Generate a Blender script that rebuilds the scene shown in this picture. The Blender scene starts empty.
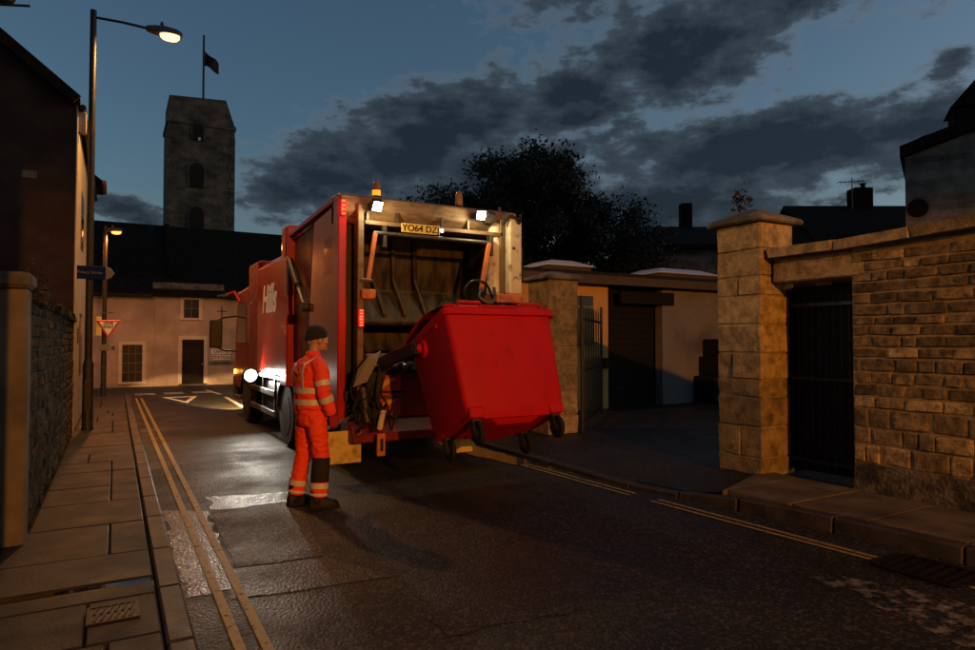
import bpy, bmesh, math, random
from mathutils import Vector, Matrix, Euler, noise as mnoise
R = math.radians
rng = random.Random(11)
scn = bpy.context.scene
C = scn.collection

# ------------------------------------------------------------------ camera
cam_d = bpy.data.cameras.new('camera'); cam = bpy.data.objects.new('camera', cam_d); C.objects.link(cam)
cam_d.sensor_width = 36; cam_d.lens = 24; cam_d.clip_start = .05; cam_d.clip_end = 6000
cam.location = (0, 0, 1.65); cam.rotation_euler = (R(90 + 1.41), 0, R(-29.8))
scn.camera = cam

# ------------------------------------------------------------------ sky
SUN_AZ, SUN_EL = 116.0, 12.0
wld = bpy.data.worlds.new('World'); scn.world = wld; wld.use_nodes = True
nt = wld.node_tree; nt.nodes.clear()
def wn(t, **kw):
    n = nt.nodes.new(t)
    for k, v in kw.items(): setattr(n, k, v)
    return n
def wm(op, a, b=None, c=None, clamp=False):
    n = nt.nodes.new('ShaderNodeMath'); n.operation = op; n.use_clamp = clamp
    for i, v in enumerate((a, b, c)):
        if v is None: continue
        if hasattr(v, 'links'): nt.links.new(v, n.inputs[i])
        else: n.inputs[i].default_value = v
    return n.outputs[0]
SKY_TINT = (4.2, 3.15, 2.35, 1)   # thin high haze greys the blue
sky = wn('ShaderNodeTexSky', sky_type='NISHITA'); sky.sun_disc = False
sky.sun_elevation = R(SUN_EL); sky.sun_rotation = R(SUN_AZ)
sky.air_density = 1.2; sky.dust_density = 1.5; sky.ozone_density = 6.0
tc = wn('ShaderNodeTexCoord')
sep = wn('ShaderNodeSeparateXYZ'); nt.links.new(tc.outputs['Generated'], sep.inputs[0])
az = wm('MULTIPLY', wm('ARCTAN2', sep.outputs[0], sep.outputs[1]), 57.2958)
el = wm('MULTIPLY', wm('ARCSINE', sep.outputs[2]), 57.2958)
comb = wn('ShaderNodeCombineXYZ'); nt.links.new(az, comb.inputs[0]); nt.links.new(el, comb.inputs[1])
# ragged outline: two octaves of warp, stretched along the wind
mpw = wn('ShaderNodeMapping'); mpw.inputs['Scale'].default_value = (.075, .15, 1); nt.links.new(comb.outputs[0], mpw.inputs[0])
nw = wn('ShaderNodeTexNoise'); nw.inputs['Scale'].default_value = 1.6; nw.inputs['Detail'].default_value = 9; nw.inputs['Roughness'].default_value = .64
nt.links.new(mpw.outputs[0], nw.inputs['Vector'])
vs = wn('ShaderNodeVectorMath', operation='MULTIPLY_ADD'); nt.links.new(nw.outputs['Color'], vs.inputs[0])
vs.inputs[1].default_value = (13, 7, 0); vs.inputs[2].default_value = (-6.5, -3.5, 0)
va = wn('ShaderNodeVectorMath', operation='ADD'); nt.links.new(comb.outputs[0], va.inputs[0]); nt.links.new(vs.outputs[0], va.inputs[1])
# cloud banks: azimuth, elevation, half length, half height, tilt, weight (degrees)
banks = [(24, 17.2, 15, 4.4, 17, 1.0), (15.5, 13.5, 7, 3.2, 8, .9), (37.5, 20.5, 7, 3.0, 6, .95), (31, 13.6, 14, 4.4, 4, .8),
         (46.5, 23.3, 8.5, 4.4, 4, .95), (53, 15.0, 15, 3.6, 2, 1.1), (63, 15.4, 7, 2.6, 4, .95), (65, 19.6, 2.6, 1.5, 6, .6),
         (61, 17.6, 3, 1.0, 5, .35), (0.6, 9.8, 3.6, 1.5, 0, .8), (46, 11.2, 12, 3.6, 2, .95), (38, 27.5, 8, 2.0, 0, .5), (57, 26, 11, 2.4, 0, .75),
         (41, 17.6, 4, 1.4, 8, .5), (59, 10.5, 3.5, .8, 14, .5),
         (85, 14, 16, 4, 5, .9), (112, 20, 18, 5, 0, .9), (150, 15, 22, 5, -6, .9), (-160, 21, 18, 6, 4, .9), (-115, 16, 20, 5, 0, .9),
         (-70, 22, 16, 4.5, 8, .9), (-38, 17, 10, 3, 4, .8), (62, 40, 20, 6, 0, .8), (5, 44, 14, 5, 10, .8), (-90, 48, 20, 7, 0, .8), (150, 46, 24, 8, 0, .8)]
field = None
for a, e, la, le, tilt, wt in banks:
    mp = wn('ShaderNodeMapping', vector_type='TEXTURE')
    mp.inputs['Location'].default_value = (a, e, 0); mp.inputs['Rotation'].default_value = (0, 0, R(tilt)); mp.inputs['Scale'].default_value = (la, le, 1)
    nt.links.new(va.outputs[0], mp.inputs[0])
    ln = wn('ShaderNodeVectorMath', operation='LENGTH'); nt.links.new(mp.outputs[0], ln.inputs[0])
    v = wm('MULTIPLY', wm('SUBTRACT', 1.15, ln.outputs['Value']), wt)
    field = v if field is None else wm('SMOOTH_MAX', field, v, .25)
nf = wn('ShaderNodeTexNoise'); nf.inputs['Scale'].default_value = 4.2; nf.inputs['Detail'].default_value = 8; nf.inputs['Roughness'].default_value = .6
nt.links.new(mpw.outputs[0], nf.inputs['Vector'])
dens = wm('ADD', field, wm('MULTIPLY', wm('SUBTRACT', nf.outputs['Fac'], .5), 1.5))
cov = wn('ShaderNodeMapRange', interpolation_type='SMOOTHSTEP'); cov.inputs[1].default_value = -.12; cov.inputs[2].default_value = .46
nt.links.new(dens, cov.inputs[0])
crp = wn('ShaderNodeValToRGB'); crp.color_ramp.elements[0].position = .0; crp.color_ramp.elements[0].color = (.150, .180, .205, 1)
crp.color_ramp.elements[1].position = .85; crp.color_ramp.elements[1].color = (.0115, .0175, .027, 1)
q = crp.color_ramp.elements.new(.34); q.color = (.040, .055, .072, 1)
nt.links.new(dens, crp.inputs[0])
skm = wn('ShaderNodeMix', data_type='RGBA', blend_type='MULTIPLY'); skm.inputs[0].default_value = 1
nt.links.new(sky.outputs[0], skm.inputs[6]); skm.inputs[7].default_value = SKY_TINT
# the clouds are given in picture units: divide by the background strength
BG = .030
cdv = wn('ShaderNodeVectorMath', operation='SCALE'); cdv.inputs['Scale'].default_value = 1 / BG; nt.links.new(crp.outputs[0], cdv.inputs[0])
mx = wn('ShaderNodeMix', data_type='RGBA'); nt.links.new(wm('MULTIPLY', cov.outputs[0], .94), mx.inputs[0])
nt.links.new(skm.outputs[2], mx.inputs[6]); nt.links.new(cdv.outputs[0], mx.inputs[7])
bg = wn('ShaderNodeBackground'); bg.inputs['Strength'].default_value = BG; nt.links.new(mx.outputs[2], bg.inputs[0])
wo = wn('ShaderNodeOutputWorld'); nt.links.new(bg.outputs[0], wo.inputs[0])

# the last of the sun, below the roofs
sl = bpy.data.lights.new('sun', 'SUN'); sl.energy = .015; sl.angle = R(12); sl.color = (1, .8, .62)
so = bpy.data.objects.new('sun', sl); C.objects.link(so)
so.rotation_euler = Vector((-math.sin(R(SUN_AZ)), -math.cos(R(SUN_AZ)), -math.tan(R(SUN_EL)))).to_track_quat('-Z', 'Y').to_euler()
scn.view_settings.view_transform = 'Standard'; scn.view_settings.look = 'None'; scn.view_settings.gamma = 1
scn.view_settings.exposure = 0; scn.view_settings.use_curve_mapping = False

# ------------------------------------------------------------------ materials
ALBEDO_CUT = .5      # base colours cut to deepen shade away from the lamps; lamp power raised instead
FULL_ALBEDO = {'truck_red', 'red_bin_plastic', 'orange_hi_vis_cloth', 'silver_reflective_tape', 'yellow_number_plate', 'white_lettering', 'chevron_red', 'chevron_yellow', 'yellow_reflective_board',
         'pale_rooflight', 'skin', 'red_glove', 'bare_steel', 'blue_sign', 'red_border', 'white_sign_face', 'yellow_plate', 'red_lamp_lens', 'red_led', 'white_lamp_lens', 'amber_lens', 'amber_marker',
         'sodium_bowl', 'sodium_bowl_far', 'orange_paint', 'cream_painted_steel', 'standing_water', 'dark_window_glass', 'headlamp_bezel', 'ochre_render', 'pink_roughcast', 'painted_surround', 'black_knit', 'black_iron',
         'wall_stone', 'pier_ashlar', 'lime_mortar', 'coping_stone', 'yellow_line_paint', 'tower_stone', 'grey_house_stone', 'white_line_paint', 'worn_white_paint', 'dark_wall_stone', 'cream_render', 'grimy_lamplit_header', 'scraped_hopper_steel', 'wall_footing'}
def M(name, c1, c2=None, scale=4., rough=.6, rvar=0., metal=0., bump=0., bscale=40., spec=.5, emis=None, es=0., rand=0., coat=0.,
      c3=None, s3=1.2, f3=(.5, .65), bdist=.01, stretch=None, lo=.38, hi=.62):
    if name not in FULL_ALBEDO:
        dk = lambda c: tuple(v*ALBEDO_CUT for v in c) if c else None
        c1, c2, c3 = dk(c1), dk(c2), dk(c3); spec *= .6
    m = bpy.data.materials.new(name); m.use_nodes = True; t = m.node_tree; b = t.nodes['Principled BSDF']
    def nn(ty, **kw):
        n = t.nodes.new(ty)
        for k, v in kw.items(): setattr(n, k, v)
        return n
    L = t.links.new
    b.inputs['Roughness'].default_value = rough; b.inputs['Metallic'].default_value = metal
    b.inputs['Specular IOR Level'].default_value = spec; b.inputs['Coat Weight'].default_value = coat
    geo = nn('ShaderNodeNewGeometry'); pos = geo.outputs['Position']
    if stretch:
        mp = nn('ShaderNodeMapping'); mp.inputs['Scale'].default_value = stretch; L(pos, mp.inputs[0]); pos = mp.outputs[0]
    col = None
    if c2:
        n = nn('ShaderNodeTexNoise'); n.inputs['Scale'].default_value = scale; n.inputs['Detail'].default_value = 8; n.inputs['Roughness'].default_value = .62; L(pos, n.inputs['Vector'])
        r = nn('ShaderNodeValToRGB'); r.color_ramp.elements[0].position = lo; r.color_ramp.elements[1].position = hi
        r.color_ramp.elements[0].color = (*c1, 1); r.color_ramp.elements[1].color = (*c2, 1); L(n.outputs['Fac'], r.inputs[0]); col = r.outputs[0]
        if rvar:
            mr = nn('ShaderNodeMapRange'); mr.inputs[3].default_value = max(.03, rough - rvar); mr.inputs[4].default_value = min(1, rough + rvar)
            mr.inputs[1].default_value = .3; mr.inputs[2].default_value = .7
            L(n.outputs['Fac'], mr.inputs[0]); L(mr.outputs[0], b.inputs['Roughness'])
    if c3:
        n = nn('ShaderNodeTexNoise'); n.inputs['Scale'].default_value = s3; n.inputs['Detail'].default_value = 7; L(pos, n.inputs['Vector'])
        mr = nn('ShaderNodeMapRange'); mr.inputs[1].default_value, mr.inputs[2].default_value = f3; L(n.outputs['Fac'], mr.inputs[0])
        mi = nn('ShaderNodeMix', data_type='RGBA'); L(mr.outputs[0], mi.inputs[0])
        if col: L(col, mi.inputs[6])
        else: mi.inputs[6].default_value = (*c1, 1)
        mi.inputs[7].default_value = (*c3, 1); col = mi.outputs[2]
    if rand:
        oi = nn('ShaderNodeObjectInfo'); mr = nn('ShaderNodeMapRange'); mr.inputs[3].default_value = 1 - rand; mr.inputs[4].default_value = 1 + rand * .7
        L(oi.outputs['Random'], mr.inputs[0])
        hs = nn('ShaderNodeHueSaturation'); L(mr.outputs[0], hs.inputs['Value'])
        if col: L(col, hs.inputs['Color'])
        else: hs.inputs['Color'].default_value = (*c1, 1)
        col = hs.outputs[0]
    if col: L(col, b.inputs['Base Color'])
    else: b.inputs['Base Color'].default_value = (*c1, 1)
    if bump:
        n = nn('ShaderNodeTexNoise'); n.inputs['Scale'].default_value = bscale; n.inputs['Detail'].default_value = 7; L(pos, n.inputs['Vector'])
        bp = nn('ShaderNodeBump'); bp.inputs['Strength'].default_value = bump; bp.inputs['Distance'].default_value = bdist; L(n.outputs['Fac'], bp.inputs['Height']); L(bp.outputs[0], b.inputs['Normal'])
    if emis:
        b.inputs['Emission Color'].default_value = (*emis, 1); b.inputs['Emission Strength'].default_value = es
    return m

mt = {}
# asphalt: aggregate relief, damp areas only change the gloss
def asphalt(name, c1, c2, rlo, rhi, bump):
    m = bpy.data.materials.new(name); m.use_nodes = True; t = m.node_tree; b = t.nodes['Principled BSDF']; L = t.links.new; N = t.nodes.new
    b.inputs['Specular IOR Level'].default_value = .34 if rlo > .3 else .5
    g = N('ShaderNodeNewGeometry')
    n1 = N('ShaderNodeTexNoise'); n1.inputs['Scale'].default_value = 60; n1.inputs['Detail'].default_value = 4; L(g.outputs['Position'], n1.inputs['Vector'])
    n2 = N('ShaderNodeTexNoise'); n2.inputs['Scale'].default_value = .9; n2.inputs['Detail'].default_value = 8; n2.inputs['Roughness'].default_value = .6; L(g.outputs['Position'], n2.inputs['Vector'])
    vo = N('ShaderNodeTexVoronoi'); vo.inputs['Scale'].default_value = 52; L(g.outputs['Position'], vo.inputs['Vector'])
    r = N('ShaderNodeValToRGB'); r.color_ramp.elements[0].position = .3; r.color_ramp.elements[1].position = .72
    r.color_ramp.elements[0].color = (*c1, 1); r.color_ramp.elements[1].color = (*c2, 1); L(n1.outputs['Fac'], r.inputs[0])
    big = N('ShaderNodeMapRange'); big.inputs[1].default_value = .3; big.inputs[2].default_value = .7; big.inputs[3].default_value = .6; big.inputs[4].default_value = 1.35; L(n2.outputs['Fac'], big.inputs[0])
    sc = N('ShaderNodeSeparateColor'); L(vo.outputs['Color'], sc.inputs[0])
    sp = N('ShaderNodeMapRange'); sp.inputs[1].default_value = .62; sp.inputs[2].default_value = .97; L(sc.outputs[0], sp.inputs[0])
    ms_ = N('ShaderNodeMix'); ms_.data_type = 'RGBA'; L(sp.outputs[0], ms_.inputs[0]); L(r.outputs[0], ms_.inputs[6]); ms_.inputs[7].default_value = (min(.22, c2[0]*3.3), min(.2, c2[1]*3.2), min(.17, c2[2]*3), 1)
    hs = N('ShaderNodeHueSaturation'); L(ms_.outputs[2], hs.inputs['Color']); L(big.outputs[0], hs.inputs['Value']); L(hs.outputs[0], b.inputs['Base Color'])
    mr = N('ShaderNodeMapRange'); mr.inputs[1].default_value = .38; mr.inputs[2].default_value = .62; mr.inputs[3].default_value = rlo; mr.inputs[4].default_value = rhi
    L(n2.outputs['Fac'], mr.inputs[0]); L(mr.outputs[0], b.inputs['Roughness'])
    ad = N('ShaderNodeMath'); ad.operation = 'MULTIPLY_ADD'; ad.inputs[1].default_value = -.9; L(vo.outputs['Distance'], ad.inputs[0]); L(n1.outputs['Fac'], ad.inputs[2])
    bp = N('ShaderNodeBump'); bp.inputs['Strength'].default_value = bump; bp.inputs['Distance'].default_value = .006; L(ad.outputs[0], bp.inputs['Height']); L(bp.outputs[0], b.inputs['Normal'])
    return m
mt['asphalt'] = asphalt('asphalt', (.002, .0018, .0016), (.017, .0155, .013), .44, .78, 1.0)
mt['asphalt_new'] = asphalt('asphalt_patch', (.009, .0085, .008), (.045, .041, .036), .48, .74, .9)
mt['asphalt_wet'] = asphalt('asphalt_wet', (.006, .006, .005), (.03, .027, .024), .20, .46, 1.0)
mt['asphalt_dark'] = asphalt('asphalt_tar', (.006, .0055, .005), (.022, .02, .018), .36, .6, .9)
mt['far_road'] = M('far_road', (.028, .027, .026), (.06, .056, .052), 2, .6, .1, bump=.3, bscale=60)
mt['earth'] = M('earth', (.025, .022, .017), (.05, .042, .03), 1.5, .95)
def worn(name, col, thr=(.42, .55), sc=14, rough=.6):
    m = M(name, col, None, rough=rough, bump=.5, bscale=90); t = m.node_tree; N = t.nodes.new; b = t.nodes['Principled BSDF']
    g = N('ShaderNodeNewGeometry'); n = N('ShaderNodeTexNoise'); n.inputs['Scale'].default_value = sc; n.inputs['Detail'].default_value = 9; n.inputs['Roughness'].default_value = .68; t.links.new(g.outputs['Position'], n.inputs['Vector'])
    mr = N('ShaderNodeMapRange'); mr.inputs[1].default_value, mr.inputs[2].default_value = thr; mr.inputs[3].default_value = 1; mr.inputs[4].default_value = 0
    t.links.new(n.outputs['Fac'], mr.inputs[0]); t.links.new(mr.outputs[0], b.inputs['Alpha']); return m
mt['yellow'] = worn('yellow_line_paint', (.30, .21, .055), (.52, .74), 15)
mt['white_line'] = worn('white_line_paint', (.52, .50, .46), (.53, .66), 12)
mt['white_worn'] = worn('worn_white_paint', (.22, .20, .17), (.36, .52), 7)
mt['slab'] = M('paving_slab', (.028, .023, .017), (.068, .056, .042), 3, .62, .14, bump=.35, bscale=70, rand=.22, c3=(.025, .022, .018), s3=1.6, f3=(.5, .68))
mt['slab_lit'] = M('lit_paving_slab', (.17, .14, .095), (.30, .25, .17), 4, .75, .1, bump=.35, bscale=60, rand=.15, c3=(.10, .083, .058), s3=2, f3=(.5, .7))  # paving slab lightened to carry the lamplight on the right pavement
mt['slab_base'] = M('slab_bedding', (.022, .019, .015), (.035, .03, .024), 6, .9)
mt['kerb'] = M('kerb_stone', (.05, .045, .037), (.11, .096, .08), 5, .55, .12, bump=.4, bscale=50, rand=.2)
mt['stone'] = M('wall_stone', (.16, .115, .05), (.42, .31, .14), 9, .9, 0, bump=1, bscale=48, bdist=.012, rand=.45, c3=(.09, .066, .03), s3=12, f3=(.55, .75))
mt['stone_dark'] = M('dark_wall_stone', (.075, .054, .028), (.25, .182, .085), 9, .9, 0, bump=1, bscale=48, bdist=.012, rand=.65, c3=(.05, .036, .02), s3=12, f3=(.52, .72))  # darker stone set, mostly on the upper courses
mt['mortar'] = M('lime_mortar', (.20, .145, .066), (.30, .22, .105), 9, .92, bump=.8, bscale=60)
mt['rubble'] = M('rubble_stone', (.05, .041, .026), (.14, .115, .07), 8, .95, spec=.15, bump=.9, bscale=30, bdist=.02, rand=.5, c3=(.03, .032, .022), s3=3, f3=(.5, .62))
mt['rubble_mortar'] = M('rubble_mortar', (.04, .033, .022), (.075, .062, .04), 7, .95, bump=.8, bscale=40)
mt['ashlar'] = M('pier_ashlar', (.20, .148, .072), (.38, .285, .145), 9, .9, bump=1, bscale=40, bdist=.015, rand=.35, c3=(.09, .068, .036), s3=6, f3=(.52, .75))
mt['coping'] = M('coping_stone', (.10, .088, .066), (.19, .165, .12), 5, .9, bump=.8, bscale=30, rand=.2, c3=(.05, .047, .035), s3=3)
mt['footing'] = M('wall_footing', (.06, .05, .036), (.17, .145, .10), 9, .95, bump=1, bscale=26, bdist=.03, c3=(.03, .028, .02), s3=3.5)
mt['iron'] = M('black_iron', (.008, .008, .008), (.016, .015, .014), 20, .5, spec=.4)
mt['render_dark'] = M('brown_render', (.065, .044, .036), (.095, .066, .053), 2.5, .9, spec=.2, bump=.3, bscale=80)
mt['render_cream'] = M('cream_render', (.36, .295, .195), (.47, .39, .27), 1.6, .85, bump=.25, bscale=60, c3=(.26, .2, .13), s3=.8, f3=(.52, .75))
mt['render_pillar'] = M('grey_render', (.20, .17, .125), (.29, .25, .19), 3, .9, bump=.3, bscale=60, c3=(.11, .095, .07), s3=2, f3=(.5, .7))
mt['roughcast'] = M('pink_roughcast', (.34, .255, .205), (.44, .34, .275), 2, .92, bump=.9, bscale=45, bdist=.02, c3=(.24, .18, .145), s3=.7, f3=(.5, .72))
mt['trim'] = M('painted_surround', (.48, .40, .32), (.56, .47, .38), 4, .8)
mt['slate'] = M('roof_slate', (.012, .010, .008), (.032, .027, .022), 6, .92, 0, spec=.15, bump=.6, bscale=14, bdist=.03)
mt['tile'] = M('dark_roof_tile', (.02, .014, .011), (.04, .028, .022), 8, .92, spec=.15, bump=.5, bscale=20)
mt['door'] = M('dark_door', (.03, .02, .014), (.045, .03, .02), 8, .85, spec=.2, stretch=(8, 8, 1))
mt['glass'] = M('dark_window_glass', (.008, .009, .010), rough=.12, spec=.3)
mt['sash'] = M('window_sash', (.16, .13, .10), (.2, .17, .13), 6, .6)
mt['tower'] = M('tower_stone', (.065, .055, .043), (.125, .108, .085), .9, .92, bump=.8, bscale=5, bdist=.06, c3=(.045, .038, .03), s3=.6)
def coursed(m, w, h, dark=.55):
    t = m.node_tree; N = t.nodes.new; b = t.nodes['Principled BSDF']; L = t.links.new
    g = N('ShaderNodeNewGeometry'); sx = N('ShaderNodeSeparateXYZ'); L(g.outputs['Position'], sx.inputs[0])
    ad = N('ShaderNodeMath'); L(sx.outputs[0], ad.inputs[0]); L(sx.outputs[1], ad.inputs[1]); cb_ = N('ShaderNodeCombineXYZ'); L(ad.outputs[0], cb_.inputs[0]); L(sx.outputs[2], cb_.inputs[1])
    br = N('ShaderNodeTexBrick'); br.inputs['Scale'].default_value = 1; br.inputs['Brick Width'].default_value = w; br.inputs['Row Height'].default_value = h; br.inputs['Mortar Size'].default_value = h*.09
    br.inputs['Color1'].default_value = (1.35,1.3,1.25,1); br.inputs['Color2'].default_value = (dark,dark,dark,1); br.inputs['Mortar'].default_value = (1.1,1.08,1.0,1); br.inputs['Bias'].default_value = -.1; L(cb_.outputs[0], br.inputs['Vector'])
    old = b.inputs['Base Color'].links[0].from_socket; mi = N('ShaderNodeMix'); mi.data_type = 'RGBA'; mi.blend_type = 'MULTIPLY'; mi.inputs[0].default_value = 1; L(old, mi.inputs[6]); L(br.outputs['Color'], mi.inputs[7]); L(mi.outputs[2], b.inputs['Base Color'])
coursed(mt['tower'], .95, .42)
mt['louvre'] = M('belfry_louvre', (.03, .028, .025), rough=.9)
mt['flag'] = M('flag_cloth', (.09, .02, .03), (.03, .03, .10), 1.4, .9)
mt['lamp_post'] = M('lamp_post_paint', (.022, .02, .018), (.05, .045, .04), 12, .5, c3=(.09, .05, .03), s3=9, f3=(.6, .7))
mt['lantern'] = M('lantern_shell', (.10, .095, .085), (.15, .14, .12), 9, .5)
mt['sodium'] = M('sodium_bowl', (.9, .6, .3), rough=.3, emis=(1, .55, .20), es=3.6)
mt['sodium_far'] = M('sodium_bowl_far', (.9, .5, .2), rough=.3, emis=(1, .36, .05), es=3)
mt['red'] = M('truck_red', (.34, .012, .008), (.38, .015, .010), 1.5, .24, .015, coat=.6, c3=(.26, .014, .009), s3=2.6, f3=(.52, .85))
mt['red_dirty'] = M('truck_red_grimy', (.40, .018, .011), (.22, .022, .014), 5, .42, .12, c3=(.11, .026, .017), s3=3.5, f3=(.5, .72))
mt['header'] = M('grimy_lamplit_header', (.10, .058, .028), (.17, .10, .045), 4, .55, .1, c3=(.05, .036, .02), s3=6, f3=(.52, .7), stretch=(1, 1, 3))  # brown light of the work lamps is mixed into the grimy colour
mt['hopper'] = M('scraped_hopper_steel', (.022, .019, .015), (.085, .066, .045), 4, .55, .15, metal=.5, bump=.4, bscale=20, stretch=(2.5, 1, .6))
mt['black'] = M('black_paint', (.014, .013, .012), (.03, .027, .024), 8, .5)
mt['rubber'] = M('tyre_rubber', (.016, .016, .015), (.03, .029, .027), 14, .8, bump=.3, bscale=60)
mt['hub_paint'] = M('grimy_wheel_hub', (.03, .026, .022), (.07, .06, .05), 9, .6)
mt['steel'] = M('bare_steel', (.32, .3, .27), (.5, .47, .43), 10, .35, .1, metal=.9)
mt['dull_metal'] = M('dull_metal', (.10, .095, .085), (.18, .165, .145), 9, .5, metal=.6)
mt['cream_steel'] = M('cream_painted_steel', (.50, .46, .33), (.62, .57, .42), 5, .45, c3=(.22, .16, .09), s3=7, f3=(.58, .66))
mt['orange'] = M('orange_paint', (.55, .17, .035), (.42, .12, .03), 6, .5, c3=(.2, .08, .03), s3=8)
mt['yellow_board'] = M('yellow_reflective_board', (.55, .42, .12), (.62, .48, .15), 7, .5, c3=(.24, .17, .06), s3=6, f3=(.52, .7))
mt['chev_red'] = M('chevron_red', (.42, .02, .015), (.3, .02, .015), 6, .45)
mt['chev_yellow'] = M('chevron_yellow', (.55, .36, .08), (.4, .26, .06), 6, .45)
mt['plate'] = M('yellow_number_plate', (.62, .44, .06), (.55, .39, .05), 12, .45)
mt['ink'] = M('black_lettering', (.01, .01, .01), rough=.5)
mt['white_letter'] = M('white_lettering', (.72, .68, .62), rough=.45)
mt['led_red'] = M('red_led', (.6, .02, .01), rough=.3, emis=(1, .035, .012), es=7)
mt['led_housing'] = M('red_lamp_lens', (.32, .01, .008), rough=.2, emis=(1, .02, .008), es=.35)
mt['work_lens'] = M('white_lamp_lens', (.9, .9, .85), rough=.2, emis=(1, .95, .78), es=30)
mt['amber'] = M('amber_lens', (.75, .28, .02), rough=.2, emis=(1, .30, .01), es=1.5)
mt['amber_dim'] = M('amber_lens_off', (.42, .2, .06), rough=.2)
mt['amber_spot'] = M('amber_marker', (.8, .3, .02), rough=.2, emis=(1, .38, .04), es=10)
mt['bin'] = M('red_bin_plastic', (.40, .004, .008), (.45, .006, .010), 3, .6, .06, spec=.22, bump=.12, bscale=180, c3=(.24, .004, .006), s3=6, f3=(.56, .9), stretch=(1.6, 1.6, .7))
mt['sign_blue'] = M('blue_sign', (.004, .016, .07), rough=.8, spec=.12)
mt['sign_grey'] = M('sign_back', (.32, .29, .25), rough=.55)
mt['sign_red'] = M('red_border', (.45, .02, .012), rough=.45)
mt['sign_white'] = M('white_sign_face', (.72, .69, .62), rough=.45)
mt['sign_yellow'] = M('yellow_plate', (.6, .5, .12), rough=.5)
mt['yellow_render'] = M('ochre_render', (.58, .35, .10), (.68, .42, .13), 2, .85, bump=.25, bscale=60)
mt['white_render'] = M('dirty_white_render', (.40, .37, .33), (.5, .46, .41), 2, .88, bump=.3, bscale=60, c3=(.28, .25, .22), s3=1)
mt['dark_boards'] = M('dark_boarding', (.014, .012, .010), (.026, .022, .018), 10, .8)
mt['felt'] = M('roof_felt', (.03, .028, .026), (.045, .042, .039), 7, .9)
mt['fascia'] = M('fascia_board', (.16, .12, .07), (.2, .15, .09), 7, .7)
mt['perspex'] = M('pale_rooflight', (.60, .63, .66), rough=.3, spec=.5)
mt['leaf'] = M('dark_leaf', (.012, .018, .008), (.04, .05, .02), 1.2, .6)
mt['leaf2'] = M('weed_leaf', (.03, .04, .014), (.06, .07, .03), 9, .6)
mt['bark'] = M('tree_bark', (.035, .028, .02), (.06, .05, .036), 9, .9, bump=.6)
mt['grey_stone'] = M('grey_house_stone', (.085, .078, .068), (.17, .155, .135), 3, .92, bump=.8, bscale=12, bdist=.03)
coursed(mt['grey_stone'], .42, .17)
mt['skin'] = M('skin', (.42, .22, .15), (.48, .26, .18), 9, .5)
mt['hivis'] = M('orange_hi_vis_cloth', (.80, .052, .012), (.86, .068, .016), 7, .75, bump=.5, bscale=22, bdist=.02)
mt['hivis_dark'] = M('dark_knee_patch', (.03, .026, .026), (.045, .04, .038), 12, .85, bump=.4, bscale=30)
mt['reflect'] = M('silver_reflective_tape', (.52, .50, .44), (.62, .59, .52), 12, .45, bump=.3, bscale=30)
mt['beanie'] = M('black_knit', (.009, .009, .010), (.017, .016, .016), 30, .95, bump=.7, bscale=120)
mt['glove'] = M('red_glove', (.25, .012, .016), (.34, .018, .02), 16, .6, bump=.4, bscale=60)
mt['boot'] = M('black_boot', (.014, .012, .010), (.035, .03, .024), 12, .6, bump=.4, bscale=50)
mt['water'] = M('standing_water', (.012, .011, .010), rough=.04, spec=.6, bump=.05, bscale=14)
mt['grate'] = M('cast_iron_grate', (.014, .012, .010), (.03, .025, .02), 20, .5, metal=.5, bump=.4, bscale=80)
mt['lid_edge'] = M('headlamp_bezel', (.2, .2, .2), rough=.3, metal=.8)

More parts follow.
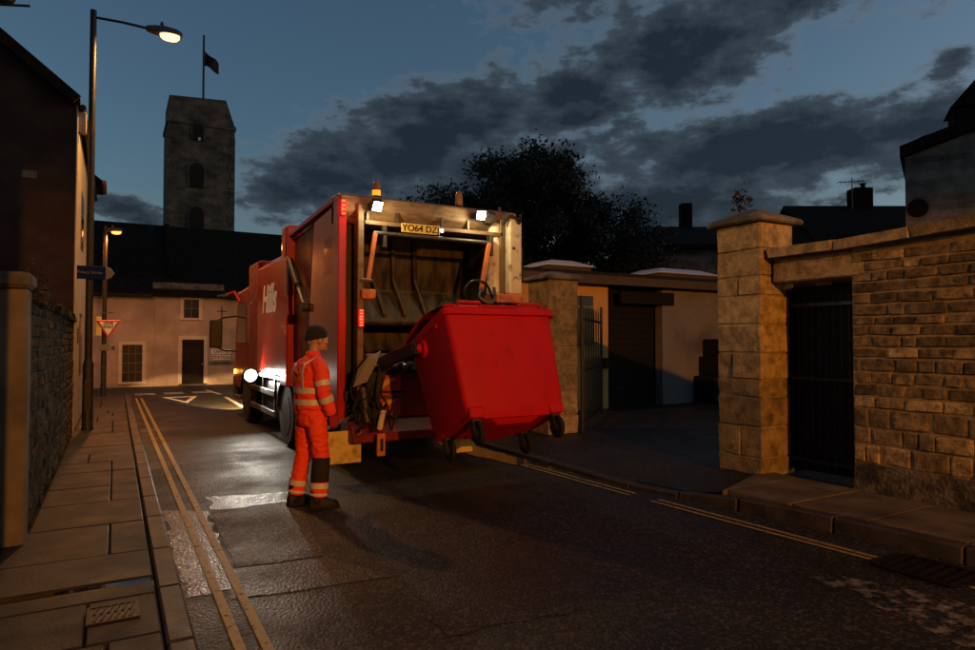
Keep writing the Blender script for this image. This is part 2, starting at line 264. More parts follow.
# ------------------------------------------------------------------ mesh helpers
ORG = {}
class MB:
    def __init__(s): s.v = []; s.f = []
    def add(s, vs, fs):
        o = len(s.v); s.v += [tuple(v) for v in vs]; s.f += [tuple(i + o for i in f) for f in fs]; return s
    def box(s, x0, x1, y0, y1, z0, z1):
        return s.add([(x0,y0,z0),(x1,y0,z0),(x1,y1,z0),(x0,y1,z0),(x0,y0,z1),(x1,y0,z1),(x1,y1,z1),(x0,y1,z1)],
                     [(0,3,2,1),(4,5,6,7),(0,1,5,4),(1,2,6,5),(2,3,7,6),(3,0,4,7)])
    def prism(s, poly, ext):
        n = len(poly); e = Vector(ext); a = [Vector(p) for p in poly]; vs = a + [p + e for p in a]
        return s.add(vs, [tuple(range(n))[::-1], tuple(range(n, 2*n))] + [(i, (i+1) % n, n + (i+1) % n, n + i) for i in range(n)])
    def beam(s, p0, p1, w, h, up=(0,0,1)):
        p0, p1 = Vector(p0), Vector(p1); d = (p1 - p0).normalized(); u = Vector(up)
        a = d.cross(u)
        if a.length < 1e-4: a = d.cross(Vector((0,1,0)))
        a.normalize(); b = a.cross(d).normalized(); a *= w/2; b *= h/2
        return s.prism([p0-a-b, p0+a-b, p0+a+b, p0-a+b], p1 - p0)
    def loft(s, rings, cap=True):
        n = len(rings[0]); vs = [p for r in rings for p in r]; fs = []
        for k in range(len(rings) - 1):
            for i in range(n):
                j = (i+1) % n; fs.append((k*n+i, k*n+j, (k+1)*n+j, (k+1)*n+i))
        if cap: fs += [tuple(range(n))[::-1], tuple(range((len(rings)-1)*n, len(rings)*n))]
        return s.add(vs, fs)
    def tube(s, pts, r, n=10, cap=True):
        pts = [Vector(p) for p in pts]; rs = r if isinstance(r, (list, tuple)) else [r]*len(pts); rings = []
        ref = Vector((0,0,1)); d0 = (pts[1]-pts[0]).normalized()
        if abs(d0.dot(ref)) > .95: ref = Vector((0,1,0))
        for i, p in enumerate(pts):
            d = (pts[min(i+1, len(pts)-1)] - pts[max(i-1, 0)]).normalized()
            a = d.cross(ref).normalized(); b = d.cross(a).normalized(); ref2 = a.cross(d); ref = ref2 if ref2.length > .1 else ref
            rings.append([p + (a*math.cos(t) + b*math.sin(t))*rs[i] for t in (2*math.pi*k/n for k in range(n))])
        return s.loft(rings, cap)
    def hose(s, pts, r, n=7, k=5):
        P = [Vector(p) for p in pts]; out = []
        for i in range(len(P)-1):
            a, b_, c, d = P[max(i-1,0)], P[i], P[i+1], P[min(i+2,len(P)-1)]
            for j in range(k):
                t = j/k; out.append(.5*((2*b_) + (c-a)*t + (2*a-5*b_+4*c-d)*t*t + (3*b_-a-3*c+d)*t**3))
        return s.tube(out + [P[-1]], r, n)
    def lathe(s, c, prof, axis='z', n=24, cap=True):
        rings = []
        for r, h in prof:
            ring = []
            for k in range(n):
                t = 2*math.pi*k/n; a, b = r*math.cos(t), r*math.sin(t)
                ring.append({'z': (c[0]+a, c[1]+b, c[2]+h), 'x': (c[0]+h, c[1]+a, c[2]+b), 'y': (c[0]+b, c[1]+h, c[2]+a)}[axis])
            rings.append(ring)
        return s.loft(rings, cap)
    def ell(s, c, r, nu=16, nv=10, rot=None):
        c = Vector(c); rings = []
        for j in range(nv+1):
            ph = math.pi*(.02 + .96*j/nv) - math.pi/2; ring = []
            for k in range(nu):
                t = 2*math.pi*k/nu; v = Vector((r[0]*math.cos(ph)*math.cos(t), r[1]*math.cos(ph)*math.sin(t), r[2]*math.sin(ph)))
                if rot: v = rot @ v
                ring.append(c + v)
            rings.append(ring)
        return s.loft(rings)
    def mesh(s, name, off=(0,0,0), bevel=0, seg=1, smooth=False):
        me = bpy.data.meshes.new(name); o = Vector(off)
        me.from_pydata([Vector(v) - o for v in s.v], [], s.f)
        bm = bmesh.new(); bm.from_mesh(me); bmesh.ops.recalc_face_normals(bm, faces=bm.faces[:])
        if bevel:
            es = [e for e in bm.edges if len(e.link_faces) == 2 and e.calc_face_angle(0) > .5]
            bmesh.ops.bevel(bm, geom=es, offset=bevel, segments=seg, affect='EDGES', profile=.5, clamp_overlap=True)
        if smooth:
            for f in bm.faces: f.smooth = True
            for e in bm.edges:
                if len(e.link_faces) == 2 and e.calc_face_angle(0) > .7: e.smooth = False
        bm.to_mesh(me); bm.free(); return me
    def build(s, name, mat, parent=None, bevel=0, seg=1, smooth=False, origin=None):
        if parent is None:
            if origin is None:
                xs, ys, zs = zip(*s.v); origin = ((min(xs)+max(xs))/2, (min(ys)+max(ys))/2, min(zs))
            o = bpy.data.objects.new(name, s.mesh(name, origin, bevel, seg, smooth)); o.location = origin; ORG[o.name] = Vector(origin)
        else:
            org = ORG[parent.name]
            o = bpy.data.objects.new(name, s.mesh(name, org, bevel, seg, smooth)); o.parent = parent; ORG[o.name] = org
        C.objects.link(o); o.data.materials.append(mt[mat] if isinstance(mat, str) else mat); return o
def tag(o, label, cat, group=None):
    o['label'] = label; o['category'] = cat
    if group: o['group'] = group
    return o
def thing(name, label, cat, loc, group=None):
    o = bpy.data.objects.new(name, None); C.objects.link(o); o.location = loc; o.empty_display_size = .2; ORG[o.name] = Vector(loc); return tag(o, label, cat, group)
def struct(o, label=None):
    o['kind'] = 'structure'
    if label: o['label'] = label
    return o
def part(name, mat, parent, fn, **kw):
    b = MB(); fn(b); return b.build(name, mat, parent, **kw)
def place(name, me, mat, parent, loc, scale=(1,1,1), rot=(0,0,0)):
    o = bpy.data.objects.new(name, me); C.objects.link(o)
    if parent: o.parent = parent; o.location = Vector(loc) - ORG[parent.name]
    else: o.location = loc
    o.scale = scale; o.rotation_euler = rot
    if not me.materials: me.materials.append(mt[mat])
    return o
def text_part(name, body, mat, parent, size, loc, rot, shear=0, bold=0, ext=.002, sx=1., align='CENTER'):
    cu = bpy.data.curves.new(name, 'FONT'); cu.body = body; cu.size = size; cu.align_x = align; cu.align_y = 'CENTER'; cu.extrude = ext; cu.shear = shear; cu.offset = bold
    tmp = bpy.data.objects.new(name + '_tmp', cu); C.objects.link(tmp); bpy.context.view_layer.update()
    me = bpy.data.meshes.new_from_object(tmp.evaluated_get(bpy.context.evaluated_depsgraph_get())); bpy.data.objects.remove(tmp)
    me.name = name; me.transform(Matrix.Diagonal((sx, 1, 1, 1))); me.materials.clear(); me.materials.append(mt[mat])
    o = bpy.data.objects.new(name, me); C.objects.link(o)
    o.parent = parent; o.location = Vector(loc) - ORG[parent.name]; o.rotation_euler = rot; return o
def stone_mesh(name, jit, bev, seed):
    r = random.Random(seed); bm = bmesh.new(); bmesh.ops.create_cube(bm, size=1)
    for v in bm.verts: v.co += Vector([r.uniform(-jit, jit) for _ in range(3)])
    bmesh.ops.bevel(bm, geom=bm.edges[:], offset=bev, segments=1, affect='EDGES')
    for v in bm.verts: v.co += Vector([r.uniform(-jit*.3, jit*.3) for _ in range(3)])
    me = bpy.data.meshes.new(name); bm.to_mesh(me); bm.free(); return me
def stone_set(name, mat, jit, bev, k=7):
    out = []
    for i in range(k):
        me = stone_mesh(name, jit, bev, i*13+5); me.materials.append(mt[mat]); out.append(me)
    return out
def sheet(name, pts, z, mat, parent=None, sub=1, jag=0, seed=0):
    b = MB(); n = len(pts); out = []
    r = random.Random(seed)
    for i in range(n):
        a, c = Vector(pts[i]), Vector(pts[(i+1) % n]); d = (c - a); k = max(1, int(d.length/.12)) if jag else 1
        for j in range(k):
            p = a + d*(j/k)
            if jag: p += Vector((-d.y, d.x)).normalized()*r.uniform(-jag, jag)
            out.append((p.x, p.y, z))
    b.add(out, [tuple(range(len(out)))])
    o = b.build(name, mat, parent)
    return o

# ------------------------------------------------------------------ ground, road, pavements
struct(sheet('ground', [(-1500,-1500),(1500,-1500),(1500,1500),(-1500,1500)], -.06, 'earth'))
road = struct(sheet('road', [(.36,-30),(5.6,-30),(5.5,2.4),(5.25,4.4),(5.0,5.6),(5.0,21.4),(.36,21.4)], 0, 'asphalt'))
struct(sheet('cross_road', [(-30,21.404),(40,21.404),(40,25.6),(-30,25.6)], -.002, 'far_road'))
# older reinstatements and wet wear in the carriageway
def patch(name, pts, z, mat, seed, jag=.012): return struct(sheet(name, pts, z, mat, None, 1, jag, seed))
patch('road_patch', [(.80,6.72),(1.62,6.55),(1.40,4.98),(.78,5.05)], .004, 'asphalt_new', 1)
patch('tar_patch', [(.72,5.02),(1.42,4.94),(1.72,4.30),(.66,4.45)], .0042, 'asphalt_dark', 2)
patch('wet_gutter', [(.42,7.1),(.80,6.85),(.70,4.62),(.42,4.62)], .003, 'asphalt_wet', 3, .03)
patch('wet_patch', [(.86,7.5),(1.75,7.25),(1.60,6.76),(.86,6.88)], .0035, 'asphalt_wet', 4, .05)
patch('road_patch', [(2.0,5.15),(2.9,4.95),(2.5,3.2),(1.6,3.3)], .0038, 'asphalt', 5, .03)
pud = struct(sheet('puddle', [(4.55,9.6),(4.93,9.4),(4.95,6.9),(4.78,6.7),(4.62,7.4),(4.48,8.3)], .006, 'water', None, 1, .03, 7)); 
# painted lines
def line(name, pts, w, mat, z=.008, parent=road):
    b = MB(); P = [Vector(p) for p in pts]; L_ = []; R_ = []
    for i, p in enumerate(P):
        d = (P[min(i+1, len(P)-1)] - P[max(i-1, 0)]).normalized(); s = Vector((-d.y, d.x))*w/2
        L_.append(p+s); R_.append(p-s)
    b.add([(p.x, p.y, z) for p in L_+R_], [(i, i+1, len(P)+i+1, len(P)+i) for i in range(len(P)-1)])
    return b.build(name, mat, parent)
for k, dx in enumerate((0, .13)):
    line('yellow_line', [(.60+dx, -6), (.60+dx, 4.62), (.575+dx, 12), (.54+dx, 21.2)], .055, 'yellow')
    line('yellow_line', [(4.70+dx*.8, 7.3), (4.74+dx*.8, 6.2), (4.78+dx*.8, 5.3)], .05, 'yellow')
    line('yellow_line', [(4.80+dx*.8, 5.0), (4.86+dx*.8, 4.1), (4.96+dx*.6, 2.85)], .05, 'yellow')
    line('yellow_line', [(4.98+dx*.6, 2.2), (5.05+dx*.6, -6)], .05, 'yellow')
tri = [Vector((1.20,21.2)), Vector((2.16,21.2)), Vector((1.68,18.9))]
cen = sum(tri, Vector((0,0)))/3
b = MB(); inn = [cen + (p-cen)*.62 for p in tri]
b.add([(p.x,p.y,.008) for p in tri+inn], [(0,1,4,3),(1,2,5,4),(2,0,3,5)]); b.build('give_way_triangle', 'white_line', road)
for yy in (22.5, 22.95):
    for x in (.55, 1.35, 2.15): line('give_way_dash', [(x, yy), (x+.55, yy)], .16, 'white_line', .006)
line('centre_line_dash', [(2.83,20.4),(2.78,17.0)], .11, 'white_line'); line('centre_line_dash', [(2.66,23.6),(2.84,21.5)], .11, 'white_line')
b = MB(); r = random.Random(3); lft = [(4.22,2.85),(4.1,2.3),(3.95,1.7),(3.9,.9)]; rgt = [(4.42,2.75),(4.62,2.25),(4.66,1.7),(4.6,.9)]
b.add([(x,y,.008) for x,y in lft+rgt], [(i,i+1,5+i,4+i) for i in range(3)]); b.build('worn_road_marking', 'white_worn', road)

# pavements: each slab and kerb stone is a piece
def slab_obj(parent, x0, x1, y0, y1, z0, z1, mat, name, tilt=.004, bev=.008):
    g = .006; b = MB().box(-(x1-x0)/2+g, (x1-x0)/2-g, -(y1-y0)/2+g, (y1-y0)/2-g, z0-z1, 0)
    me = b.mesh(name, bevel=bev); me.materials.append(mt[mat])
    return place(name, me, mat, parent, ((x0+x1)/2, (y0+y1)/2, z1+rng.uniform(-.003, .003)), rot=(rng.uniform(-tilt, tilt), rng.uniform(-tilt, tilt), rng.uniform(-.003,.003)))
PZ = .12
lp = struct(MB().box(-1.8, .26, -8, 5.8, -.05, .07).box(-.75, .26, 5.8, 21.5, -.05, .0701).build('pavement', 'slab_base'))
y = .4
while y < 21.2:
    d = rng.choice((.62, .7, .78, .9)); 
    if 4.6 < y + d and y < 4.9: d = 4.72 - y if y < 4.7 else d
    y1 = min(y + d, 21.4)
    if y1 - y < .15: y = y1 + .09 if abs(y1-4.72) < .02 else y1; continue
    xl = -1.7 if y < 5.6 else -.585
    cuts = [xl]
    if y < 5.6: cuts.append(-.72)
    if rng.random() < .75: cuts.append(rng.choice((-.28, -.12, -.02)))
    cuts.append(.235)
    for a, c in zip(cuts, cuts[1:]): slab_obj(lp, a, c, y, y1, .02, PZ, 'slab', 'slab')
    y = y1
    if abs(y - 4.72) < .02: y = 4.81          # the drain channel
y = -2.
while y < 21.3:
    d = rng.choice((.85, .92, 1.0)); slab_obj(lp, .24, .385, y, min(y+d, 21.45), -.05, PZ+.006, 'kerb', 'kerb_stone', .003, .014); y += d
ch = MB().box(-.58, .238, 4.722, 4.808, .02, .085).build('drain_channel', 'asphalt_wet', lp)
wt_ = sheet('channel_water', [(-.3,4.727),(.22,4.727),(.22,4.803),(-.3,4.803)], .112, 'water', lp)
# cast cover set in the pavement
cv = thing('drain_cover', 'rusty slotted drain cover set into the left pavement', 'drain cover', (.01,4.24,PZ+.006))
X0, X1, Y0, Y1 = -.12, .14, 4.11, 4.37
for (a, c, e, f) in ((X0,X1,Y0,Y0+.02),(X0,X1,Y1-.02,Y1),(X0,X0+.02,Y0+.02,Y1-.02),(X1-.02,X1,Y0+.02,Y1-.02)): part('frame_bar', 'grate', cv, lambda b: b.box(a,c,e,f,PZ+.003,PZ+.012))
part('pit', 'ink', cv, lambda b: b.box(X0+.02,X1-.02,Y0+.02,Y1-.02,PZ+.003,PZ+.0065))
for k in range(6):
    for q in (0, 1): part('bar', 'grate', cv, lambda b: b.beam((X0+.035+k*.035, Y0+.03+q*.105, PZ+.009), (X0+.052+k*.035, Y0+.03+q*.105+.09, PZ+.009), .015, .008))
# right pavement
def kx(y): return 5.04 + .0*y if y > 5.6 else 5.04 + (5.6-y)*.22 if y > 4.3 else 5.326 + (4.3-y)*.065
rp = struct(MB().prism([(kx(4.6)+.2,4.6,-.05),(6.75,5.0,-.05),(7.6,5.0,-.05),(7.6,-8,-.05),(kx(-8)+.2,-8,-.05)], (0,0,.12)).build('pavement', 'slab_base'))
ys = [4.62, 3.92, 3.22, 2.50, 1.75, 1.0, .2, -.7]
for y1, y0 in zip(ys, ys[1:]):
    x0 = kx((y0+y1)/2) + .17
    cuts = [x0, x0 + rng.choice((.55, .68, .75)), 6.66]
    for a, c in zip(cuts, cuts[1:]):
        slab_obj(rp, a, c, y0, y1, .02, PZ, 'slab_lit', 'slab')
sp_ = MB().prism([(kx(4.62)+.17,4.626,.02),(6.66,4.626,.02),(6.70,4.95,.02),(6.35,4.98,.02)], (0,0,PZ-.02)).build('slab', 'slab_lit', rp, bevel=.008)
def kerb_piece(parent, ya, yb, za, zb, w=.15):
    b = MB(); a, c = Vector((kx(ya), ya)), Vector((kx(yb), yb))
    b.add([(a.x,a.y+.006,-.05),(a.x+w,a.y+.006,-.05),(c.x+w,c.y-.006,-.05),(c.x,c.y-.006,-.05),(a.x+.012,a.y+.006,za),(a.x+w,a.y+.006,za),(c.x+w,c.y-.006,zb),(c.x+.012,c.y-.006,zb)],
          [(0,1,2,3),(4,7,6,5),(0,4,5,1),(1,5,6,2),(2,6,7,3),(3,7,4,0)])
    return b.build('kerb_stone', 'kerb', parent, bevel=.014)
ks = [(-1.5,-.6),(-.6,.35),(.35,1.3),(1.3,2.45),(2.45,3.42),(3.42,4.35)]
for a, c in ks: kerb_piece(rp, a, c, PZ+.01, PZ+.01 if c < 4.3 else PZ-.015)
yard = struct(MB().add([(kx(4.62)+.14,4.62,.10),(7.0,5.1,.12),(40,4.0,.14),(40,26,.14),(5.15,26,.05),(5.15,8,.035),(5.15,6,.035),(kx(5)+.14,5,.05)], [(0,1,2,3,4,5,6,7)]).build('yard_entrance', 'asphalt'))
for k, (a, c) in enumerate([(4.36,5.0),(5.0,5.6),(5.6,6.4),(6.4,7.2),(7.2,8.0),(8.0,8.9),(8.9,9.9),(9.9,11.2),(11.2,13),(13,15),(15,18),(18,21.3)]):
    kerb_piece(yard, a, c, .10 if k == 0 else .04, .055 if k == 0 else .04, .15)
patch('yard_patch', [(5.4,8.2),(6.6,7.6),(6.2,6.6),(5.35,6.3)], .105, 'asphalt_new', 9, .03) if False else None
# gully grate by the right kerb
gg = thing('gully_grate', 'slotted cast iron gully grate beside the right kerb', 'drain', (5.05,2.52,.004))
part('frame', 'grate', gg, lambda b: (b.box(4.84,5.30,2.26,2.29,.004,.02), b.box(4.84,5.30,2.75,2.78,.004,.02), b.box(4.84,4.87,2.29,2.75,.004,.02), b.box(5.27,5.30,2.29,2.75,.004,.02)))
part('pit', 'ink', gg, lambda b: b.box(4.87,5.27,2.29,2.75,.0035,.006))
for k in range(6): part('bar', 'grate', gg, lambda b: b.beam((4.88, 2.32+k*.078, .014), (5.26, 2.345+k*.078, .014), .03, .014))

# ------------------------------------------------------------------ left side: garden wall, house, church
def courses(parent, meshes, plane_pt, u, nrm, u0, u1, z0, ztop, hs, lens, depth, gap, name='stone', proud=.012, maxn=295, alt=None, far=None):
    """rows of stones standing proud of a mortar face; ztop is a function of u"""
    z = z0; n = 0; u = Vector(u); nrm = Vector(nrm); rz = math.atan2(u.y, u.x)
    todo = []
    while n < 2000:
        h = rng.uniform(*hs) if isinstance(hs, tuple) else hs(z)
        s = u0 - rng.uniform(0, .15); row = 0
        while s < u1 and n < 2000:
            w = rng.uniform(*lens)*(1.25 if rng.random() < .12 else 1)
            a, c = max(s, u0), min(s + w, u1); s += w
            if c - a < .05: continue
            zt = ztop((a+c)/2)
            if z + h*.6 > zt: continue
            hh = min(h, zt - z); row += 1; n += 1
            p = Vector(plane_pt) + u*((a+c)/2) + nrm*(proud - depth/2 + rng.uniform(-.008, .008)) + Vector((0,0,z + hh/2))
            ms_ = alt[1] if alt and z > alt[0] and rng.random() < .85 else meshes
            todo.append(((a+c)/2, rng.choice(ms_), p, (c-a-gap*rng.uniform(.7,1.3), depth, hh-gap*rng.uniform(.7,1.3)), (rng.uniform(-.03,.03), rng.uniform(-.04,.04), rz + rng.uniform(-.03,.03))))
        if row == 0: break
        z += h
    todo.sort(key=lambda q: q[0])
    for q in todo[:maxn]: place(name, q[1], None, parent, *q[2:])
    if todo[maxn:]:
        bm = bmesh.new()
        for q in todo[maxn:]:
            k = len(bm.verts); bm.from_mesh(q[1]); bm.verts.ensure_lookup_table()
            mx_ = Matrix.LocRotScale(q[2] - ORG[parent.name], Euler(q[4]), Vector(q[3]))
            for v in bm.verts[k:]: v.co = mx_ @ v.co
        me = bpy.data.meshes.new('far_stones'); bm.to_mesh(me); bm.free(); me.materials.append(meshes[0].materials[0])
        o = bpy.data.objects.new('far_stones', me); C.objects.link(o); o.parent = parent; o['kind'] = 'stuff'
rub = stone_set('rubble_stone', 'rubble', .09, .13)
gw = thing('garden_wall', 'dark rubble stone garden wall along the left pavement', 'wall', (-.8,9.4,0))
part('core', 'rubble_mortar', gw, lambda b: b.prism([(-.95,6.27,-.05),(-.615,6.27,-.05),(-.615,12.84,-.05),(-.95,12.84,-.05)], (0,0,2.02)))
courses(gw, rub, (-.615,6.27,0), (0,1,0), (1,0,0), 0, 6.55, .1, lambda s: 1.96, (.085,.15), (.13,.34), .10, .014)
k = 0; y = 6.28
while y < 12.8:
    d = rng.uniform(.4,.6); h = rng.uniform(.10,.16)
    place('coping_stone', rng.choice(rub), None, gw, (-.78, y+d/2, 1.96+h/2), (.44, d-.015, h), (0,0,rng.uniform(-.03,.03))); y += d
pl = thing('gate_pillar', 'rendered gate pillar with a flat cap ending the garden wall', 'pillar', (-1.1,6.0,0))
part('shaft', 'render_pillar', pl, lambda b: b.box(-1.7,-.575,6.0,6.24,0,2.05), bevel=.015)
part('cap', 'coping', pl, lambda b: b.box(-1.76,-.545,5.94,6.29,2.05,2.17), bevel=.03)

def leaf_cloud(b, pts, size, r):
    for p in pts:
        p = Vector(p); n = Vector((r.gauss(0,1), r.gauss(0,1), r.gauss(0,1)+.4)).normalized(); a = n.orthogonal().normalized()
        a = (Matrix.Rotation(r.uniform(0,6.28), 3, n) @ a); c = n.cross(a); s = size*r.uniform(.6,1.3)
        b.add([p - a*s, p + c*s*.45 + n*s*.12, p + a*s, p - c*s*.45 + n*s*.12], [(0,1,2),(0,2,3)])
def weed(name, label, base, h, n, spread, seed, size=.035, group=None):
    r = random.Random(seed); t = thing(name, label, 'plant', base, group); st = MB(); lf = []
    for k in range(n):
        tip = Vector(base) + Vector((r.gauss(0,spread), r.gauss(0,spread), h*r.uniform(.5,1)))
        mid = (Vector(base)*.45 + tip*.55) + Vector((r.gauss(0,.05), r.gauss(0,.05), .04))
        st.tube([base, mid, tip], [.006,.004,.002], 5)
        for q in range(14):
            f = r.uniform(.25,1); p = Vector(base).lerp(mid, f*2) if f < .5 else mid.lerp(tip, f*2-1)
            lf.append(p + Vector((r.gauss(0,.03), r.gauss(0,.03), r.gauss(0,.03))))
    st.build('stem', 'bark', t); lb = MB(); leaf_cloud(lb, lf, size, r); lb.build('foliage', 'leaf2', t)
weed('wall_shrub', 'straggly shrub rising over the top of the garden wall', (-.95,10.4,1.9), .85, 9, .16, 3, .05)

nh = thing('near_house', 'unseen rendered house flank along the left pavement beside the camera', 'house', (-3,-3,0))  # unseen house end, its face placed to keep lamplight off the gate pillar
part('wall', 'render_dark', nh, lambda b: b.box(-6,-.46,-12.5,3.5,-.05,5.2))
part('roof', 'slate', nh, lambda b: b.prism([(-.3,-12.6,5.15),(-3.3,-12.6,7.6),(-6.2,-12.6,5.15)], (0,16.2,0)))
w = part('window', 'sash', nh, lambda b: b.box(-.47,-.44,-3,-2,1.0,2.2)); part('pane', 'glass', w, lambda b: b.box(-.445,-.435,-2.93,-2.07,1.07,2.13))
d = part('door', 'door', nh, lambda b: b.box(-.47,-.44,-6,-5.1,.1,2.1)); part('door_knob', 'steel', d, lambda b: b.ell((-.42,-5.2,1.05), (.03,.03,.03), 8, 6))
# the left house: gable to the camera, cream front along the street
GH = [(-.62,12.9), (-.62,26.4)]
ho = thing('gabled_house', 'tall dark house end with cream street front on the left', 'house', (-4,19,0))
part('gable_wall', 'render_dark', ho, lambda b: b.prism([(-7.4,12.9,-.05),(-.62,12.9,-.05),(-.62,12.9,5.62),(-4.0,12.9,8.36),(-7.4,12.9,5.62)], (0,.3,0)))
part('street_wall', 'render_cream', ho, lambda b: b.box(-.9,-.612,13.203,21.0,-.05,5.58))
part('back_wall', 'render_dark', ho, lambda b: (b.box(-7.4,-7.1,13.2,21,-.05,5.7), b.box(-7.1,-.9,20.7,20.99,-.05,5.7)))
part('corner_strip', 'render_cream', ho, lambda b: b.box(-.615,-.585,12.885,13.2,-.02,5.7), bevel=.01)
rf = part('roof', 'slate', ho, lambda b: (b.prism([(-.56,12.78,5.62),(-4.0,12.78,8.42),(-4.0,12.78,8.56),(-.56,12.78,5.76)], (0,8.3,0)), b.prism([(-4.0,12.78,8.42),(-7.5,12.78,5.62),(-7.5,12.78,5.76),(-4.0,12.78,8.56)], (0,8.3,0))))
part('barge_board', 'tile', rf, lambda b: (b.beam((-.60,12.74,5.68),(-4.0,12.74,8.45),.05,.17)))
part('gutter', 'black', ho, lambda b: b.tube([(-.52,12.85,5.60),(-.52,20.98,5.56)], .05, 8))
part('eaves_bracket', 'render_cream', ho, lambda b: b.box(-.6,-.47,12.95,13.12,5.2,5.55), bevel=.01)
part('patched_render', 'render_pillar', ho, lambda b: b.box(-1.35,-1.15,12.893,12.9,4.32,4.44))
for (ya, yb, za, zb) in ((15.0,15.9,1.0,2.2),(15.0,15.9,3.5,4.6),(17.8,18.6,3.5,4.6)):
    w = part('window', 'sash', ho, lambda b: b.box(-.63,-.60,ya,yb,za,zb)); part('pane', 'glass', w, lambda b: b.box(-.605,-.595,ya+.06,yb-.06,za+.06,zb-.06))
part('wall_vent', 'black', ho, lambda b: b.box(-.605,-.59,14.2,14.3,1.6,1.9))
ho2 = thing('adjoining_house', 'cream house with gutter coloured as if lamplit beyond the gabled house', 'house', (-4,23.7,0))
part('street_wall', 'render_cream', ho2, lambda b: b.box(-7,-.58,21.02,22.3,-.05,6.15))
r2 = part('roof', 'slate', ho2, lambda b: b.prism([(-.36,20.95,6.12),(-4.0,20.95,9.0),(-7.2,20.95,6.12),(-7.2,20.95,5.98),(-.36,20.95,5.98)], (0,1.4,0)))
part('gutter', 'orange', ho2, lambda b: b.tube([(-.32,20.95,6.08),(-.32,22.35,6.05)], .06, 8))  # lamplight on the gutter is put into its orange colour

# television aerial on the near gable, its boom reaching over the corner
ta = thing('roof_aerial', 'aerial boom poking in at the top left corner', 'aerial', (-2.1,12.95,6.9))
part('mast', 'dull_metal', ta, lambda b: b.tube([(-2.1,12.95,6.8),(-2.1,12.95,7.35)], .025, 8))
part('dish', 'dull_metal', ta, lambda b: b.ell((-1.62,12.9,7.22), (.15,.08,.12)))
part('boom', 'dull_metal', ta, lambda b: b.tube([(-2.1,12.95,7.02),(-1.28,12.9,7.16)], .022, 8))

# far cottage closing the street
FY = 26.6
fc = thing('roughcast_cottage', 'low pale roughcast cottage facing down the street with dark door', 'house', (3,29,0))
part('wall', 'roughcast', fc, lambda b: b.box(-7,1.24,FY,FY+.3,-.05,3.3).box(1.243,3.5,FY-.02,FY+.3,-.05,3.55).box(3.503,14,FY,FY+.3,-.05,3.3))
part('end_wall', 'roughcast', fc, lambda b: b.box(-7,-6.7,FY+.303,FY+6,-.05,3.3).box(13.7,14,FY+.303,FY+6,-.05,3.3))
def slates(b, x0, x1, y0, z0, y1, z1, th=.14): b.prism([(x0,y0,z0),(x0,y1,z1),(x0,y1,z1+th),(x0,y0,z0+th)], (x1-x0,0,0))
rf = part('roof', 'slate', fc, lambda b: (slates(b,-7.2,14.2,FY-.25,3.26,FY+3.4,6.30), slates(b,-7.2,14.2,FY+7,3.26,FY+3.402,6.30)))
part('parapet', 'coping', fc, lambda b: b.box(1.16,3.58,FY-.12,FY+.45,3.55,3.80), bevel=.03)
part('verge', 'slate', rf, lambda b: b.beam((1.8,FY+.5,4.12),(1.8,FY+3.3,6.46),.2,.1))
part('gutter', 'black', fc, lambda b: (b.tube([(-7,FY-.3,3.30),(1.14,FY-.3,3.28)], .06, 8), b.tube([(3.6,FY-.3,3.28),(14,FY-.3,3.3)], .06, 8)))
def sash_window(x0, x1, z0, z1, y, nx, nz):
    w = part('window', 'trim', fc, lambda b: (b.box(x0-.11,x0,y-.035,y+.02,z0-.08,z1+.11), b.box(x1,x1+.11,y-.035,y+.02,z0-.08,z1+.11), b.box(x0,x1,y-.035,y+.02,z1,z1+.11)))
    part('sill', 'trim', w, lambda b: b.box(x0-.13,x1+.13,y-.09,y-.0355,z0-.09,z0-.02), bevel=.01)
    part('pane', 'glass', w, lambda b: b.box(x0,x1,y-.012,y+.01,z0,z1))
    part('sash', 'sash', w, lambda b: [b.box(x0+(x1-x0)*i/nx-.012,x0+(x1-x0)*i/nx+.012,y-.028,y-.0125,z0,z1) for i in range(nx+1)] + [b.box(x0,x1,y-.030,y-.0128,z0+(z1-z0)*i/nz-.014,z0+(z1-z0)*i/nz+.014) for i in range(nz+1)])
sash_window(.22,.86,.20,1.52,FY,3,4); sash_window(2.2,2.72,2.52,3.2,FY-.02,2,2)
sash_window(5.6,6.3,.5,1.6,FY,3,4)
d = part('door', 'door', fc, lambda b: b.box(2.16,2.90,FY-.05,FY-.02,.02,1.70))
for (a, c, e, f) in ((2.24,2.48,.15,.7),(2.58,2.82,.15,.7),(2.24,2.48,.8,1.55),(2.58,2.82,.8,1.55)): part('panel', 'door', d, lambda b: b.box(a,c,FY-.065,FY-.05,e,f), bevel=.01)
part('door_knob', 'steel', d, lambda b: b.ell((2.84,FY-.08,.78), (.03,.03,.03), 10, 6))
part('door_surround', 'trim', fc, lambda b: b.box(2.03,2.155,FY-.06,FY-.0201,0,1.84).box(2.905,3.03,FY-.06,FY-.0201,0,1.84).box(2.155,2.905,FY-.06,FY-.0201,1.705,1.84))
part('doorstep', 'kerb', fc, lambda b: b.box(2.05,3.0,FY-.3,FY-.061,.0,.06), bevel=.01)
part('meter_box', 'dull_metal', fc, lambda b: b.box(-.12,.0,FY-.05,FY,1.35,1.47))
part('bracket', 'black', fc, lambda b: (b.tube([(3.52,FY-.03,1.7),(3.52,FY-.03,2.95)], .018, 6), b.tube([(3.35,FY-.03,2.78),(3.7,FY-.03,2.78)], .018, 6)))
fpv = struct(MB().box(-30,40,25.6,26.58,-.05,.0).build('far_pavement', 'kerb'))
